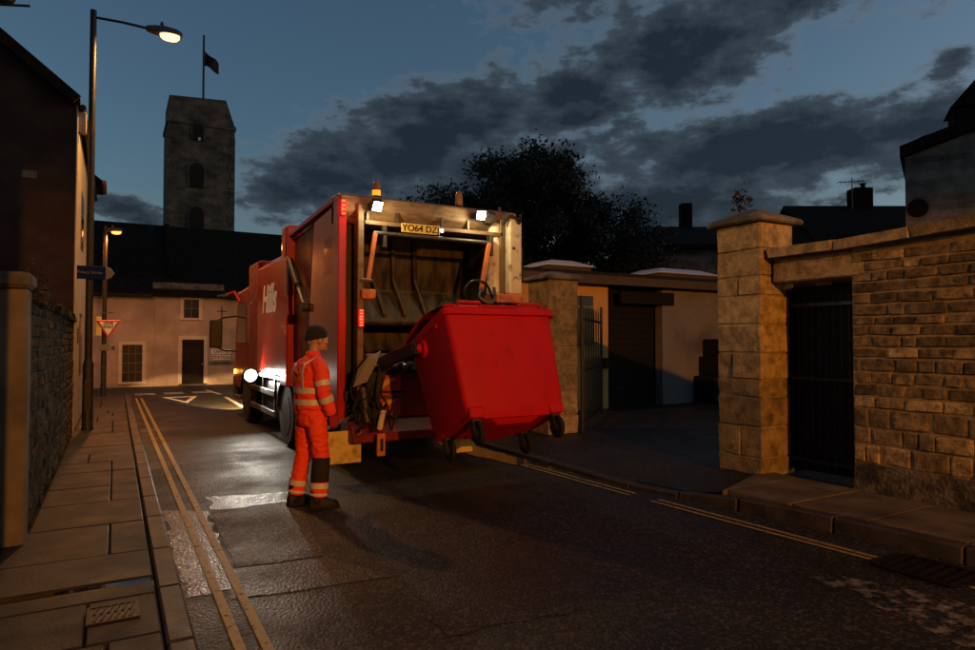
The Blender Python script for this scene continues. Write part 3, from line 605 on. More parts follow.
# direction boards on the cottage wall
ds = thing('direction_sign', 'cluster of small direction boards fixed to the cottage wall by the door', 'sign', (3.5,FY-.05,.75))
for (x0, x1, z0, z1, wd) in ((3.16,3.86,1.16,1.34,'CENTRE'),(3.20,3.84,.94,1.11,'STATION'),(3.02,3.98,.74,.88,'CAR PARK')):
    p = part('board', 'sign_grey' if z0 < .8 else 'sign_white', ds, lambda b: b.box(x0,x1,FY-.06,FY-.035,z0,z1), bevel=.006)
    text_part('lettering', wd, 'ink', ds, .15, ((x0+x1)/2, FY-.064, (z0+z1)/2), (R(90),0,0), bold=.004)

# church tower with its flag
TY = 60.; ts = TY/40
tw = thing('church_tower', 'square stone church tower rising behind the cottage roof', 'tower', (6.2,TY+2.6,0))
def TX(x): return x*ts
def TZ(z): return 1.65 + (z-1.65)*ts
part('shaft', 'tower', tw, lambda b: b.box(TX(2.40),TX(5.92),TY,TY+5,-.05,TZ(13.9)))
part('string_course', 'tower', tw, lambda b: b.box(TX(2.34),TX(5.98),TY-.12,TY+5.1,TZ(13.9),TZ(14.12)))
part('parapet', 'tower', tw, lambda b: b.prism([(TX(2.44),TY+.02,TZ(14.12)),(TX(5.92),TY+.02,TZ(14.12)),(TX(5.42),TY+.02,TZ(15.62)),(TX(2.46),TY+.02,TZ(15.40))], (0,4.8,0)))
part('quoin_band', 'tower', tw, lambda b: [b.box(TX(x0),TX(x1),TY-.05,TY,TZ(6+k*.5),TZ(6.46+k*.5)) for k in range(15) for (x0, x1) in ((2.385, 2.62+.12*(k % 2)), (5.70-.12*(k % 2), 5.935))])
def arch_win(xc, z0, z1, w, nm, squared=False):
    pts = [(xc-w, z0), (xc+w, z0)] + ([(xc+w, z1), (xc-w, z1)] if squared else [(xc+w*math.cos(t), z1-w+w*math.sin(t)) for t in [math.pi*k/8 for k in range(9)]])
    o = part(nm, 'tower', tw, lambda b: b.prism([(xc+(x-xc)*1.32, TY-.10, z0-.2+(z-z0+.2)*1.06) for x, z in pts], (0,.1,0)))
    part('louvre', 'louvre', o, lambda b: b.prism([(x, TY-.14, z) for x, z in pts], (0,.03,0)))
arch_win(TX(3.92), TZ(7.95), TZ(9.25), .55, 'window'); arch_win(TX(3.90), TZ(10.35), TZ(11.75), .55, 'window'); arch_win(TX(3.95), TZ(13.05), TZ(14.35)-.6, .42, 'window', True)
part('painted_lit_opening', 'sign_white', tw, lambda b: b.prism([(TX(3.96),TY-.16,TZ(13.0)),(TX(4.08),TY-.16,TZ(13.08)),(TX(4.08),TY-.16,TZ(13.2)),(TX(3.94),TY-.16,TZ(13.2))], (0,.02,0)))  # white plate; the light in the opening is only its colour
fl = thing('flagpole', 'flagpole on top of the church tower', 'flagpole', (TX(4.2),TY+2.5,TZ(15.4)))
k_ = (TY+2.5)/TY
part('pole', 'lamp_post', fl, lambda b: b.tube([(TX(4.2)*k_,TY+2.5,TZ(15.3)),(TX(4.2)*k_,TY+2.5,1.65+(TZ(19.15)-1.65)*k_)], .09, 8))
part('stay', 'lamp_post', fl, lambda b: (b.tube([(TX(4.2)*k_-.9,TY+2.5,TZ(15.45)),(TX(4.2)*k_,TY+2.5,TZ(16.1))], .03, 5), b.tube([(TX(4.2)*k_+.9,TY+2.5,TZ(15.45)),(TX(4.2)*k_,TY+2.5,TZ(16.1))], .03, 5)))
fx = TX(4.22)*k_; fz = 1.65+(TZ(18.3)-1.65)*k_; b = MB(); NX, NZ = 9, 6; vs = []
for i in range(NX):
    for j in range(NZ):
        u, v = i/(NX-1), j/(NZ-1); vs.append((fx + u*1.25, TY+2.5 + .22*math.sin(u*7+v*2), fz - u*.95 - v*1.35*(1-.25*u) + .05*math.sin(u*9)))
b.add(vs, [(i*NZ+j, (i+1)*NZ+j, (i+1)*NZ+j+1, i*NZ+j+1) for i in range(NX-1) for j in range(NZ-1)])
tag(b.build('flag', 'flag', smooth=True), 'dark flag hanging from the church tower flagpole', 'flag')

# ------------------------------------------------------------------ street lamps
def street_lamp(label, base, height, reach, ang, power, col, bowl, sheath=.085, size=1., cone=168, soft=.35):
    x, y, z = base; dx, dy = math.cos(ang), math.sin(ang)
    t = thing('street_lamp', label, 'street lamp', base, 'sodium street lamps along the left pavement')
    part('base_sheath', 'lamp_post', t, lambda b: b.lathe((x,y,z), [(sheath*1.1,0),(sheath*1.1,.03),(sheath,.05),(sheath,1.12),(.062,1.2)], 'z', 16), smooth=True)
    part('post', 'lamp_post', t, lambda b: b.tube([(x,y,z+1.15),(x,y,z+height*.55),(x,y,z+height)], [.06,.055,.05], 14), smooth=True)
    part('service_door', 'lamp_post', t, lambda b: b.box(x-.05,x+.05,y-sheath-.008,y-sheath+.02,z+.35,z+.85), bevel=.005)
    hz = z + height - .12
    part('bracket_arm', 'lamp_post', t, lambda b: b.tube([(x,y,hz),(x+dx*reach*.5,y+dy*reach*.5,hz+.015),(x+dx*reach,y+dy*reach,hz)], .024, 8), smooth=True)
    cx, cy = x+dx*(reach+.16*size), y+dy*(reach+.16*size)
    def shell(b):
        rings = []
        for u, w, h0, h1 in ((-.26,.05,-.03,.05),(-.12,.09,-.05,.085),(.06,.13,-.045,.10),(.24,.12,-.04,.085),(.34,.07,-.03,.04)):
            c = Vector((cx+dx*u*size, cy+dy*u*size, hz)); s = Vector((-dy,dx,0))*w*size
            rings.append([c - s + Vector((0,0,h0*size)), c + s + Vector((0,0,h0*size)), c + s*.8 + Vector((0,0,h1*.6*size)), c + s*.35 + Vector((0,0,h1*size)), c - s*.35 + Vector((0,0,h1*size)), c - s*.8 + Vector((0,0,h1*.6*size))])
        b.loft(rings)
    ln = part('lantern', 'lantern', t, shell, bevel=.006, smooth=True)
    def bwl(b):
        rings = []
        for k, (h, f) in enumerate(((-.035,1),(-.09,.95),(-.125,.75),(-.14,.4))):
            rings.append([(cx + (dx*(.13+.17*f*math.cos(a)) - dy*.11*f*math.sin(a))*size, cy + (dy*(.13+.17*f*math.cos(a)) + dx*.11*f*math.sin(a))*size, hz + h*size) for a in [2*math.pi*q/16 for q in range(16)]])
        b.loft(rings)
    bo = part('lamp_bowl', bowl, ln, bwl, smooth=True)
    part('photocell', 'lantern', ln, lambda b: b.lathe((cx,cy,hz+.09*size), [(.03,0),(.03,.06),(.018,.09)], 'z', 10))
    ld = bpy.data.lights.new('sodium_light', 'SPOT'); ld.energy = power; ld.color = col; ld.spot_size = R(cone); ld.spot_blend = soft; ld.shadow_soft_size = .12
    lo = bpy.data.objects.new('sodium_light', ld); C.objects.link(lo); lo.parent = t; lo.location = Vector((cx+dx*.13*size, cy+dy*.13*size, hz-.16*size)) - Vector(base)
    return t
SOD = (1, .46, .115)
street_lamp('tall lit street lamp with long arm over the road, top left', (-.40,13.25,PZ), 7.35, 0.92, 0, 1350, SOD, 'sodium', .085, 1.0)
street_lamp('short orange street lamp against the far end of the cream house', (-.27,21.0,PZ), 4.75, .05, R(-12), 560, (1, .30, .085), 'sodium_far', .07, .75)
street_lamp('street lamp on the left pavement back down the street', (-.42,-14,PZ), 5.6, 1.3, 0, 15000, (1, .33, .026), 'sodium', .085, 1.0, 178, .06)

# finger sign on the tall lamp post
fs = thing('finger_sign', 'blue arrow shaped finger sign fixed to the tall lamp post', 'sign', (-.37,13.16,2.5))
part('board', 'sign_blue', fs, lambda b: b.prism([(-.62,13.17,2.72),(-.16,13.17,2.72),(-.16,13.17,2.95),(-.62,13.17,2.95)], (0,-.03,0)), bevel=.006)
part('arrow_tip', 'sign_grey', fs, lambda b: b.prism([(-.158,13.17,2.72),(-.08,13.17,2.75),(-.02,13.17,2.835),(-.08,13.17,2.92),(-.158,13.17,2.95)], (0,-.03,0)), bevel=.006)
text_part('lettering', 'Priory Street', 'sign_grey', fs, .072, (-.39,13.136,2.835), (R(90),0,0))
part('clamp', 'dull_metal', fs, lambda b: (b.box(-.47,-.33,13.172,13.2,2.76,2.79), b.box(-.47,-.33,13.172,13.2,2.88,2.91)))
gv = thing('give_way_sign', 'red bordered triangular give way sign on the far lamp post', 'sign', (-.2,20.88,1.9))
def gtri(s, y, d=.02): return [(-.17-.30*s,y,2.06+.17*s), (-.17+.30*s,y,2.06+.17*s), (-.17,y,2.06-.35*s)]
part('border', 'sign_red', gv, lambda b: b.prism(gtri(1,20.90), (0,-.02,0)), bevel=.01)
part('face', 'sign_white', gv, lambda b: b.prism(gtri(.72,20.878), (0,-.006,0)))
text_part('lettering', 'GIVE', 'ink', gv, .115, (-.17,20.869,2.135), (R(90),0,0), bold=.004); text_part('lettering', 'WAY', 'ink', gv, .11, (-.17,20.869,2.035), (R(90),0,0), bold=.004)
part('back_plate', 'sign_yellow', gv, lambda b: b.box(-.46,-.33,20.905,20.925,1.80,2.32), bevel=.005)
part('sub_plate', 'sign_grey', gv, lambda b: b.box(-.38,-.14,20.88,20.90,1.38,1.56), bevel=.008)
part('clamp', 'dull_metal', gv, lambda b: b.box(-.36,-.05,20.905,20.93,2.42,2.45))

# ------------------------------------------------------------------ refuse truck
TX0, TX1, RY = 2.30, 4.78, 7.6
tk = thing('refuse_truck', 'red bin lorry with open lit tail standing in the road', 'truck', (3.54,11,0))
def tp(name, mat, fn, parent=None, **kw): return part(name, mat, parent or tk, fn, **kw)
for x in (3.0, 3.9): tp('chassis_rail', 'black', lambda b: b.box(x,x+.18,8.2,15.2,.55,.85))
body = tp('body', 'red', lambda b: b.prism([(TX0,10.46,1.08),(TX1,10.46,1.08),(TX1,10.46,2.98),(TX1-.12,10.46,3.09),(TX0+.12,10.46,3.09),(TX0,10.46,2.98)], (0,2.2,0)), bevel=.02, seg=2)
tp('sill_rail', 'black', lambda b: b.box(TX0-.012,TX0+.05,10.46,13.7,1.02,1.075), body)
tp('panel_seam', 'red_dirty', lambda b: b.box(TX0-.006,TX0+.01,11.55,11.57,1.1,2.97), body) if False else None
bh = tp('bulkhead', 'red_dirty', lambda b: b.box(TX0+.02,TX1-.02,12.70,13.72,.95,3.17), bevel=.05, seg=2)
tp('grab_handle', 'steel', lambda b: b.tube([(TX0-.005,13.2,1.55),(TX0-.06,13.2,1.6),(TX0-.06,13.2,2.35),(TX0-.005,13.2,2.4)], .014, 8), bh)
tp('body_post', 'red', lambda b: b.box(TX0-.05,TX0+.2,10.06,10.45,.95,3.42), bevel=.02)
tp('body_post', 'red', lambda b: b.box(TX1-.2,TX1+.05,10.06,10.45,.95,3.42), bevel=.02)
tp('orange_plate', 'orange', lambda b: b.box(TX0-.07,TX0-.052,10.12,10.30,2.95,3.40), bevel=.008)  # orange plate stands in for the lamp reflection on the post
tp('orange_plate', 'orange', lambda b: b.box(TX0+.22,TX0+.26,9.70,9.80,3.05,3.36), bevel=.01)
tp('roof_crossbeam', 'red_dirty', lambda b: b.box(TX0+.2,TX1-.2,10.06,10.45,3.05,3.30))
text_part('lettering', 'Hills', 'white_letter', body, .66, (TX0-.003,11.62,2.36), (R(90),0,R(-90)), shear=.25, bold=.018, sx=1.0)
# tailgate: side plates, a proud panel and the dark slot between
for sx, sg in ((TX0, 1), (TX1, -1)):
    tg = tp('tailgate_side', 'red_dirty', lambda b: b.prism([(sx+sg*.07,7.70,.72),(sx+sg*.07,10.05,.95),(sx+sg*.07,10.05,3.22),(sx+sg*.07,7.70,3.36)], (sg*.05,0,0)))
    tp('tailgate_panel', 'red', lambda b: b.prism([(sx,7.78,.78),(sx,8.55,.9),(sx,8.95,1.9),(sx,8.72,3.26),(sx,7.78,3.33)], (sg*.07,0,0)), bevel=.03, seg=2)
    tp('tailgate_flange', 'red', lambda b: b.beam((sx+sg*.03,7.8,3.37),(sx+sg*.03,10.05,3.27),.10,.07), bevel=.01)
    tp('corner_post', 'red', lambda b: b.box(min(sx-sg*.02,sx+sg*.085),max(sx-sg*.02,sx+sg*.085),7.55,7.76,.70,3.38), bevel=.015)
    rm = tp('hydraulic_ram', 'black', lambda b: b.tube([(sx-sg*.03,9.95,2.86),(sx-sg*.03,9.45,2.45)], .055, 12), smooth=True)
    tp('rod', 'steel', lambda b: b.tube([(sx-sg*.03,9.46,2.458),(sx-sg*.03,9.08,2.15)], .028, 10), rm, smooth=True)
    tp('pivot', 'dull_metal', lambda b: b.lathe((sx-sg*.03,9.05,2.12), [(.07,-.05),(.07,.05)], 'x', 14), rm)
    tp('inner_slot', 'black', lambda b: b.box(min(sx+sg*.09,sx+sg*.2),max(sx+sg*.09,sx+sg*.2),7.72,9.0,.75,3.2))
    tp('inner_post', 'header', lambda b: b.box(min(sx+sg*.205,sx+sg*.285),max(sx+sg*.205,sx+sg*.285),7.50,7.66,.92,3.30), bevel=.01)
tp('tailgate_roof', 'red_dirty', lambda b: b.prism([(TX0+.1,7.8,3.30),(TX0+.1,10.05,3.2),(TX0+.1,10.05,3.24),(TX0+.1,7.8,3.34)], (TX1-TX0-.2,0,0)))
hd = tp('header_beam', 'header', lambda b: b.prism([(TX0,7.54,3.22),(TX0,7.54,3.40),(TX0,7.62,3.43),(TX0,7.9,3.43),(TX0,7.9,3.08),(TX0,7.66,3.08)], (TX1-TX0,0,0)), bevel=.012)
tp('header_lip', 'header', lambda b: b.box(TX0+.3,TX1-.25,7.50,7.56,3.065,3.11), hd)
for x in (2.62, 3.0, 3.62, 4.0): tp('stay_bracket', 'dull_metal', lambda b: b.box(x,x+.03,7.515,7.56,3.12,3.24), hd)
# hopper mouth: curved scraped plate and the packing blade
prof = [(7.58,1.30),(7.62,1.42),(7.75,1.38),(8.0,1.15),(8.35,1.05),(8.75,1.2),(9.0,1.6),(9.1,2.2),(8.95,2.75),(8.6,3.12),(8.2,3.2)]
b = MB(); n = len(prof)
b.add([(TX0+.28,y,z) for y,z in prof]+[(TX1-.28,y,z) for y,z in prof], [(i,i+1,n+i+1,n+i) for i in range(n-1)]); b.build('hopper_plate', 'hopper', tk, smooth=True)
tp('packing_blade', 'hopper', lambda b: b.prism([(TX0+.32,8.55,3.1),(TX0+.32,8.75,2.3),(TX0+.32,8.45,1.85),(TX0+.32,8.38,1.9),(TX0+.32,8.6,2.35),(TX0+.32,8.42,3.1)], (TX1-TX0-.64,0,0)), bevel=.02)
for x in (3.0, 3.3, 3.62): tp('blade_rib', 'hopper', lambda b: b.tube([(x,8.40,3.05),(x+.06,8.5,2.5),(x+.2,8.4,2.0)], .035, 8))
tp('hopper_cheek', 'hopper', lambda b: b.box(TX0+.27,TX0+.29,7.66,9.1,.95,3.2)); tp('hopper_cheek', 'hopper', lambda b: b.box(TX1-.29,TX1-.27,7.66,9.1,.95,3.2))
tp('hopper_sill', 'header', lambda b: b.box(TX0+.29,TX1-.29,7.48,7.64,1.28,1.44), bevel=.02)
tp('tail_apron', 'red_dirty', lambda b: b.prism([(TX0+.29,7.52,.72),(TX0+.29,7.56,1.28),(TX0+.29,7.9,1.1),(TX0+.29,7.9,.72)], (TX1-TX0-.58,0,0)))
# lid opener bar with its two arms
lo_ = tp('lid_opener_bar', 'dull_metal', lambda b: b.tube([(2.68,7.44,2.95),(4.30,7.44,2.95)], .028, 10), smooth=True)
tp('opener_arm', 'orange', lambda b: b.beam((2.70,7.43,2.95),(2.60,7.40,2.38),.055,.04,(0,1,0)), lo_, bevel=.006)
tp('opener_arm', 'orange', lambda b: b.beam((4.28,7.43,2.95),(4.14,7.40,2.30),.06,.04,(0,1,0)), lo_, bevel=.006)
for x in (2.80, 4.30): tp('bar_bracket', 'dull_metal', lambda b: b.box(x,x+.045,7.42,7.5,2.78,3.05), lo_, bevel=.006)
tp('arm_pin', 'steel', lambda b: b.tube([(2.52,7.39,2.38),(2.64,7.39,2.37)], .02, 8), lo_)
tp('arm_hook', 'dull_metal', lambda b: b.hose([(4.14,7.38,2.32),(4.08,7.34,2.22),(4.2,7.3,2.14),(4.32,7.36,2.2),(4.34,7.4,2.36)], .022, 8), lo_)
tp('hose', 'black', lambda b: b.hose([(3.95,7.42,2.1),(3.88,7.36,2.3),(3.98,7.34,2.42),(4.2,7.38,2.40),(4.34,7.42,2.2)], .018, 7), smooth=True)
tp('control_box', 'orange', lambda b: b.box(2.535,2.71,7.42,7.50,2.16,2.27), bevel=.01)
# cream steel corner column
cc = tp('corner_column', 'cream_steel', lambda b: b.box(4.58,4.78,7.40,7.545,2.28,3.32), bevel=.025, seg=2)
tp('cover_tube', 'cream_steel', lambda b: b.lathe((4.46,7.62,2.28), [(.10,0),(.10,.95),(.085,.97)], 'z', 18), cc, smooth=True)
tp('column_foot', 'orange', lambda b: b.box(4.36,4.79,7.38,7.70,2.16,2.275), cc, bevel=.01)
tp('cable_clump', 'rubber', lambda b: (b.hose([(4.5,7.44,3.2),(4.56,7.38,3.32),(4.66,7.37,3.30),(4.72,7.38,3.24),(4.74,7.38,3.36)], .022, 7)), cc)
tp('bolt_row', 'dull_metal', lambda b: b.lathe((4.64,7.395,2.9), [(.02,-.01),(.02,.01)], 'y', 8), cc)
tp('side_box', 'black', lambda b: b.box(4.80,4.9,7.55,7.7,2.55,2.95), bevel=.01)
# number plate
pt = tp('number_plate', 'plate', lambda b: b.box(3.06,3.58,7.478,7.492,3.0,3.115), bevel=.003)
text_part('lettering', 'YO64 DZJ', 'ink', pt, .115, (3.32,7.476,3.057), (R(90),0,0), bold=.0015, sx=1.02)
tp('plate_lamp', 'work_lens', lambda b: b.box(3.60,3.625,7.47,7.485,3.04,3.075), pt)
# lamps
def led_strip(x, y, z0, z1, n):
    h = tp('marker_lamp', 'led_housing', lambda b: b.box(x-.034,x+.034,y-.03,y,z0,z1), bevel=.008)
    for k in range(n): tp('led', 'led_red', lambda b: b.box(x-.020,x+.020,y-.036,y-.031,z0+(z1-z0)*(k+.28)/n,z0+(z1-z0)*(k+.78)/n), h)
    ld = bpy.data.lights.new('marker_light', 'POINT'); ld.energy = 1.6; ld.color = (1,.05,.02); ld.shadow_soft_size = .03
    o = bpy.data.objects.new('marker_light', ld); C.objects.link(o); o.parent = h; o.location = Vector((x,y-.09,(z0+z1)/2)) - ORG[tk.name]
led_strip(2.335, 7.548, 3.14, 3.34, 4); led_strip(2.545, 7.498, 1.82, 2.03, 6)
def work_lamp(x, y, z, tgt, power, lens='work_lens', s=.055, lit=True):
    d = (Vector(tgt) - Vector((x,y,z))).normalized(); a = d.cross(Vector((0,0,1))).normalized(); u = a.cross(d)
    c = Vector((x,y,z))
    h = tp('work_lamp', 'black', lambda b: b.prism([c - a*s*1.25 - u*s*1.25, c + a*s*1.25 - u*s*1.25, c + a*s*1.25 + u*s*1.25, c - a*s*1.25 + u*s*1.25], -d*.07), bevel=.008)
    tp('lens', lens, lambda b: b.prism([c + d*.002 - a*s - u*s, c + d*.002 + a*s - u*s, c + d*.002 + a*s + u*s, c + d*.002 - a*s + u*s], d*.008), h)
    tp('lamp_bracket', 'dull_metal', lambda b: b.beam(c - d*.05, c - d*.02 + Vector((0,.12,.06)), .03, .012), h)
    if lit:
        ld = bpy.data.lights.new('work_light', 'POINT'); ld.energy = power; ld.color = (1,.80,.42); ld.shadow_soft_size = .04
        o = bpy.data.objects.new('work_light', ld); C.objects.link(o); o.parent = h; o.location = c + d*.09 - ORG[tk.name]; o.rotation_euler = d.to_track_quat('-Z','Y').to_euler()
work_lamp(2.70, 7.36, 3.26, (3.0,4.9,1.6), 17); work_lamp(4.11, 7.34, 3.285, (3.5,4.9,1.6), 17)
work_lamp(4.30, 7.42, 3.27, (4.6,6.0,2.6), 0, 'dull_metal', .06, False)
for x, m, c in ((2.81,'amber','amber_dim'), (3.97,'amber_dim','amber_dim')):
    be = tp('beacon', 'black', lambda b: b.lathe((x,7.7,3.43), [(.06,0),(.06,.03)], 'z', 14))
    tp('lens', m, lambda b: b.lathe((x,7.7,3.46), [(.052,0),(.052,.07)], 'z', 14), be, smooth=True)
    tp('dome', c, lambda b: b.lathe((x,7.7,3.53), [(.05,0),(.048,.07),(.03,.115),(.01,.125)], 'z', 14), be, smooth=True)
tp('roof_bolt', 'dull_metal', lambda b: b.lathe((4.60,7.7,3.43), [(.025,0),(.02,.07)], 'z', 8))
# low gear: chevron board, lower beam, flap, roller, hoses, lever
cb = tp('chevron_board', 'chev_red', lambda b: b.box(2.70,3.04,7.455,7.475,.74,1.24), bevel=.005)
for z in (.84, 1.10):
    tp('chevron_stripe', 'chev_yellow', lambda b: b.prism([(2.70,7.453,z-.02),(2.80,7.453,z-.02),(3.0,7.453,z+.10),(2.88,7.453,z+.10)], (0,-.003,0)), cb)
tp('guide_rail', 'dull_metal', lambda b: b.beam((2.55,7.42,.99),(3.1,7.42,.97),.035,.03))
tp('guide_rail', 'black', lambda b: b.beam((2.55,7.42,1.05),(3.1,7.42,1.03),.03,.025))
lb = tp('lower_beam', 'red_dirty', lambda b: b.prism([(TX0+.08,7.30,.46),(TX0+.08,7.30,.56),(TX0+.08,7.50,.70),(TX0+.08,7.75,.70),(TX0+.08,7.75,.46)], (2.2,0,0)), bevel=.015)
tp('tail_lamp', 'chev_red', lambda b: b.lathe((2.46,7.32,.60), [(.035,-.03),(.045,.02)], 'y', 16), lb)
for x in (2.12, 3.66): tp('reflective_board', 'yellow_board', lambda b: b.box(x,x+.42,7.44,7.455,.22,.60 if x < 3 else .455), bevel=.004)
tp('light_flap', 'sign_grey', lambda b: b.prism([(2.36,7.20,1.12),(2.42,7.20,1.33),(2.56,7.24,1.47),(2.72,7.28,1.53),(2.66,7.22,1.42),(2.52,7.18,1.18)], (0,.02,0)), bevel=.004)
tp('lift_roller', 'steel', lambda b: b.tube([(2.60,7.36,1.37),(3.12,7.36,1.34)], .045, 12), smooth=True)
for x in (2.63, 2.80, 2.98, 3.10): tp('roller_collar', 'dull_metal', lambda b: b.lathe((x,7.36,1.36), [(.075,-.025),(.075,.025)], 'x', 14))
tp('roller_bracket', 'header', lambda b: b.box(2.58,3.16,7.38,7.46,1.40,1.50), bevel=.01)
r = random.Random(8)
for k in range(9):
    x = 2.38 + k*.045; 
    tp('hose', 'rubber', lambda b: b.hose([(x+.05,7.30,1.30-.03*(k%4)),(x+r.uniform(-.06,.06),7.24-.03*(k%3),1.05),(x+r.uniform(-.08,.1),7.2-.02*(k%4),.82+.04*(k%3)),(x+.08+r.uniform(-.05,.12),7.22,.60+.05*(k%4)),(x+.18,7.3,.78+.06*(k%3))], .012+.004*(k%2), 7), smooth=True)
tp('lift_link', 'black', lambda b: b.beam((2.45,7.26,.68),(2.62,7.24,1.30),.09,.05,(0,1,0)), bevel=.01)
tp('lift_link', 'black', lambda b: b.beam((2.62,7.22,.75),(2.70,7.22,1.36),.07,.05,(0,1,0)), bevel=.01)
tp('cylinder', 'dull_metal', lambda b: b.tube([(2.52,7.18,.72),(2.47,7.2,1.12)], .04, 12), smooth=True)
tp('lever', 'cream_steel', lambda b: b.beam((2.66,7.16,.62),(2.70,7.14,.85),.065,.05,(0,1,0)), bevel=.015)
tp('lever_plate', 'orange', lambda b: (b.box(2.63,2.73,7.14,7.17,.32,.58)), bevel=.008)
tp('lever_slot', 'ink', lambda b: b.box(2.665,2.70,7.133,7.141,.38,.52))
tp('step', 'dull_metal', lambda b: b.beam((2.1,7.46,.62),(2.42,7.40,.78),.09,.03), bevel=.006)
# lift arms reaching out to the bin
for x in (2.68, 4.13):
    tp('lift_arm', 'black', lambda b: (b.prism([(x,7.5,1.20),(x,7.5,1.40),(x,6.95,1.52),(x,6.24,1.64),(x,6.20,1.51),(x,6.9,1.38)], (.06,0,0))), bevel=.01)
tp('comb_bar', 'dull_metal', lambda b: b.box(2.80,4.10,6.72,6.80,1.42,1.52), bevel=.01)
# cab
cabb = tp('cab', 'red_dirty', lambda b: b.prism([(TX0+.04,13.80,.62),(TX0+.04,15.45,.62),(TX0+.04,15.5,1.5),(TX0+.04,15.2,2.72),(TX0+.04,13.80,2.78)], (TX1-TX0-.08,0,0)), bevel=.05, seg=2)
tp('door_window', 'glass', lambda b: b.prism([(TX0+.035,14.1,1.62),(TX0+.035,15.2,1.62),(TX0+.035,15.0,2.45),(TX0+.035,14.1,2.45)], (.03,0,0)), cabb)
tp('windscreen', 'glass', lambda b: b.prism([(TX0+.2,15.50,1.6),(TX1-.2,15.50,1.6),(TX1-.25,15.30,2.5),(TX0+.25,15.30,2.5)], (0,.02,0)), cabb)
tp('bumper', 'dull_metal', lambda b: b.box(TX0+.02,TX1-.02,15.3,15.62,.38,.9), cabb, bevel=.04)
tp('sun_visor', 'red', lambda b: b.beam((TX0+.05,15.35,2.72),(TX1-.05,15.35,2.72),.35,.04), cabb)
tp('door_step', 'dull_metal', lambda b: b.box(TX0-.01,TX0+.25,14.75,15.3,.40,.48), cabb, bevel=.01)
for x in (TX0+.3, TX1-.3):
    hl = tp('headlight', 'work_lens', lambda b: b.lathe((x,15.64,.70), [(.10,-.03),(.10,0),(.06,.02)], 'y', 18), cabb)
    ld = bpy.data.lights.new('head_light', 'SPOT'); ld.energy = 3600; ld.color = (1,.58,.22); ld.spot_size = R(34); ld.spot_blend = .14; ld.shadow_soft_size = .04
    o = bpy.data.objects.new('head_light', ld); C.objects.link(o); o.parent = hl; o.location = Vector((x,15.70,.70)) - ORG[tk.name]; o.rotation_euler = Vector((-.05,1,-.325)).to_track_quat('-Z','Y').to_euler()
mr = tp('mirror', 'black', lambda b: b.box(1.80,2.06,15.40,15.50,1.50,2.12), cabb, bevel=.03, seg=2)
tp('mirror_arm', 'black', lambda b: b.tube([(2.34,15.3,2.2),(2.1,15.45,2.17),(1.94,15.46,2.1)], .018, 8), mr)
tp('mirror_arm', 'black', lambda b: b.tube([(2.34,15.3,1.42),(2.1,15.45,1.44),(1.94,15.46,1.52)], .018, 8), mr)
kb = tp('kerb_mirror', 'black', lambda b: b.ell((2.08,15.2,2.62), (.16,.12,.06)), cabb)
tp('mirror_arm', 'red', lambda b: b.tube([(2.34,14.9,2.5),(2.24,15.0,2.72),(2.1,15.18,2.66)], .03, 8), kb)
am = tp('side_marker', 'amber_spot', lambda b: b.box(TX0+.0,TX0+.03,15.22,15.34,.93,1.03), cabb, bevel=.005)
ld = bpy.data.lights.new('marker_light', 'POINT'); ld.energy = 1.0; ld.color = (1,.42,.06); ld.shadow_soft_size = .03
o = bpy.data.objects.new('marker_light', ld); C.objects.link(o); o.parent = am; o.location = Vector((TX0-.06,15.28,.98)) - ORG[tk.name]
# running gear
def wheel(y, x0, sg):
    w = tp('wheel', 'rubber', lambda b: b.lathe((x0,y,.50), [(.30,0),(.46,.0),(.50,sg*.05),(.50,sg*.24),(.46,sg*.28),(.30,sg*.28)], 'x', 36, False), smooth=True)
    tp('rim', 'hub_paint', lambda b: b.lathe((x0,y,.50), [(.305,sg*-.004),(.285,sg*.0),(.27,sg*.06),(.20,sg*.13),(.15,sg*.12),(.13,sg*.02),(.05,sg*.0)], 'x', 28), w, smooth=True)
    for k in range(8): tp('wheel_nut', 'steel', lambda b: b.lathe((x0+sg*.10,y+.2*math.cos(k*.785),.5+.2*math.sin(k*.785)), [(.018,-.03*sg),(.018,.02*sg)], 'x', 6), w)
for y in (10.4, 13.95):
    wheel(y, TX0+.03, 1); wheel(y, TX1-.03, -1)
    tp('axle', 'black', lambda b: b.tube([(TX0+.3,y,.5),(TX1-.3,y,.5)], .09, 10))
    for sx, sg in ((TX0,1),(TX1,-1)):
        tp('mudguard', 'black', lambda b: b.loft([[(sx+q, y+rr*math.cos(t), .5+rr*math.sin(t)) for q, rr in ((0,.57),(sg*.32,.57),(sg*.32,.55),(0,.55))] for t in [math.pi*(.04+.92*k/12) for k in range(13)]]))
tp('side_guard', 'black', lambda b: b.box(TX0,TX0+.04,11.15,13.3,.72,.82), bevel=.008); tp('side_guard', 'dull_metal', lambda b: b.box(TX0,TX0+.04,11.15,13.3,.38,.48), bevel=.008)
for y in (11.3, 12.3, 13.1): tp('guard_post', 'dull_metal', lambda b: b.box(TX0+.041,TX0+.08,y,y+.06,.36,1.0))
tp('fuel_tank', 'black', lambda b: b.box(TX0+.12,TX0+.7,11.3,12.9,.45,.95), bevel=.06, seg=2)
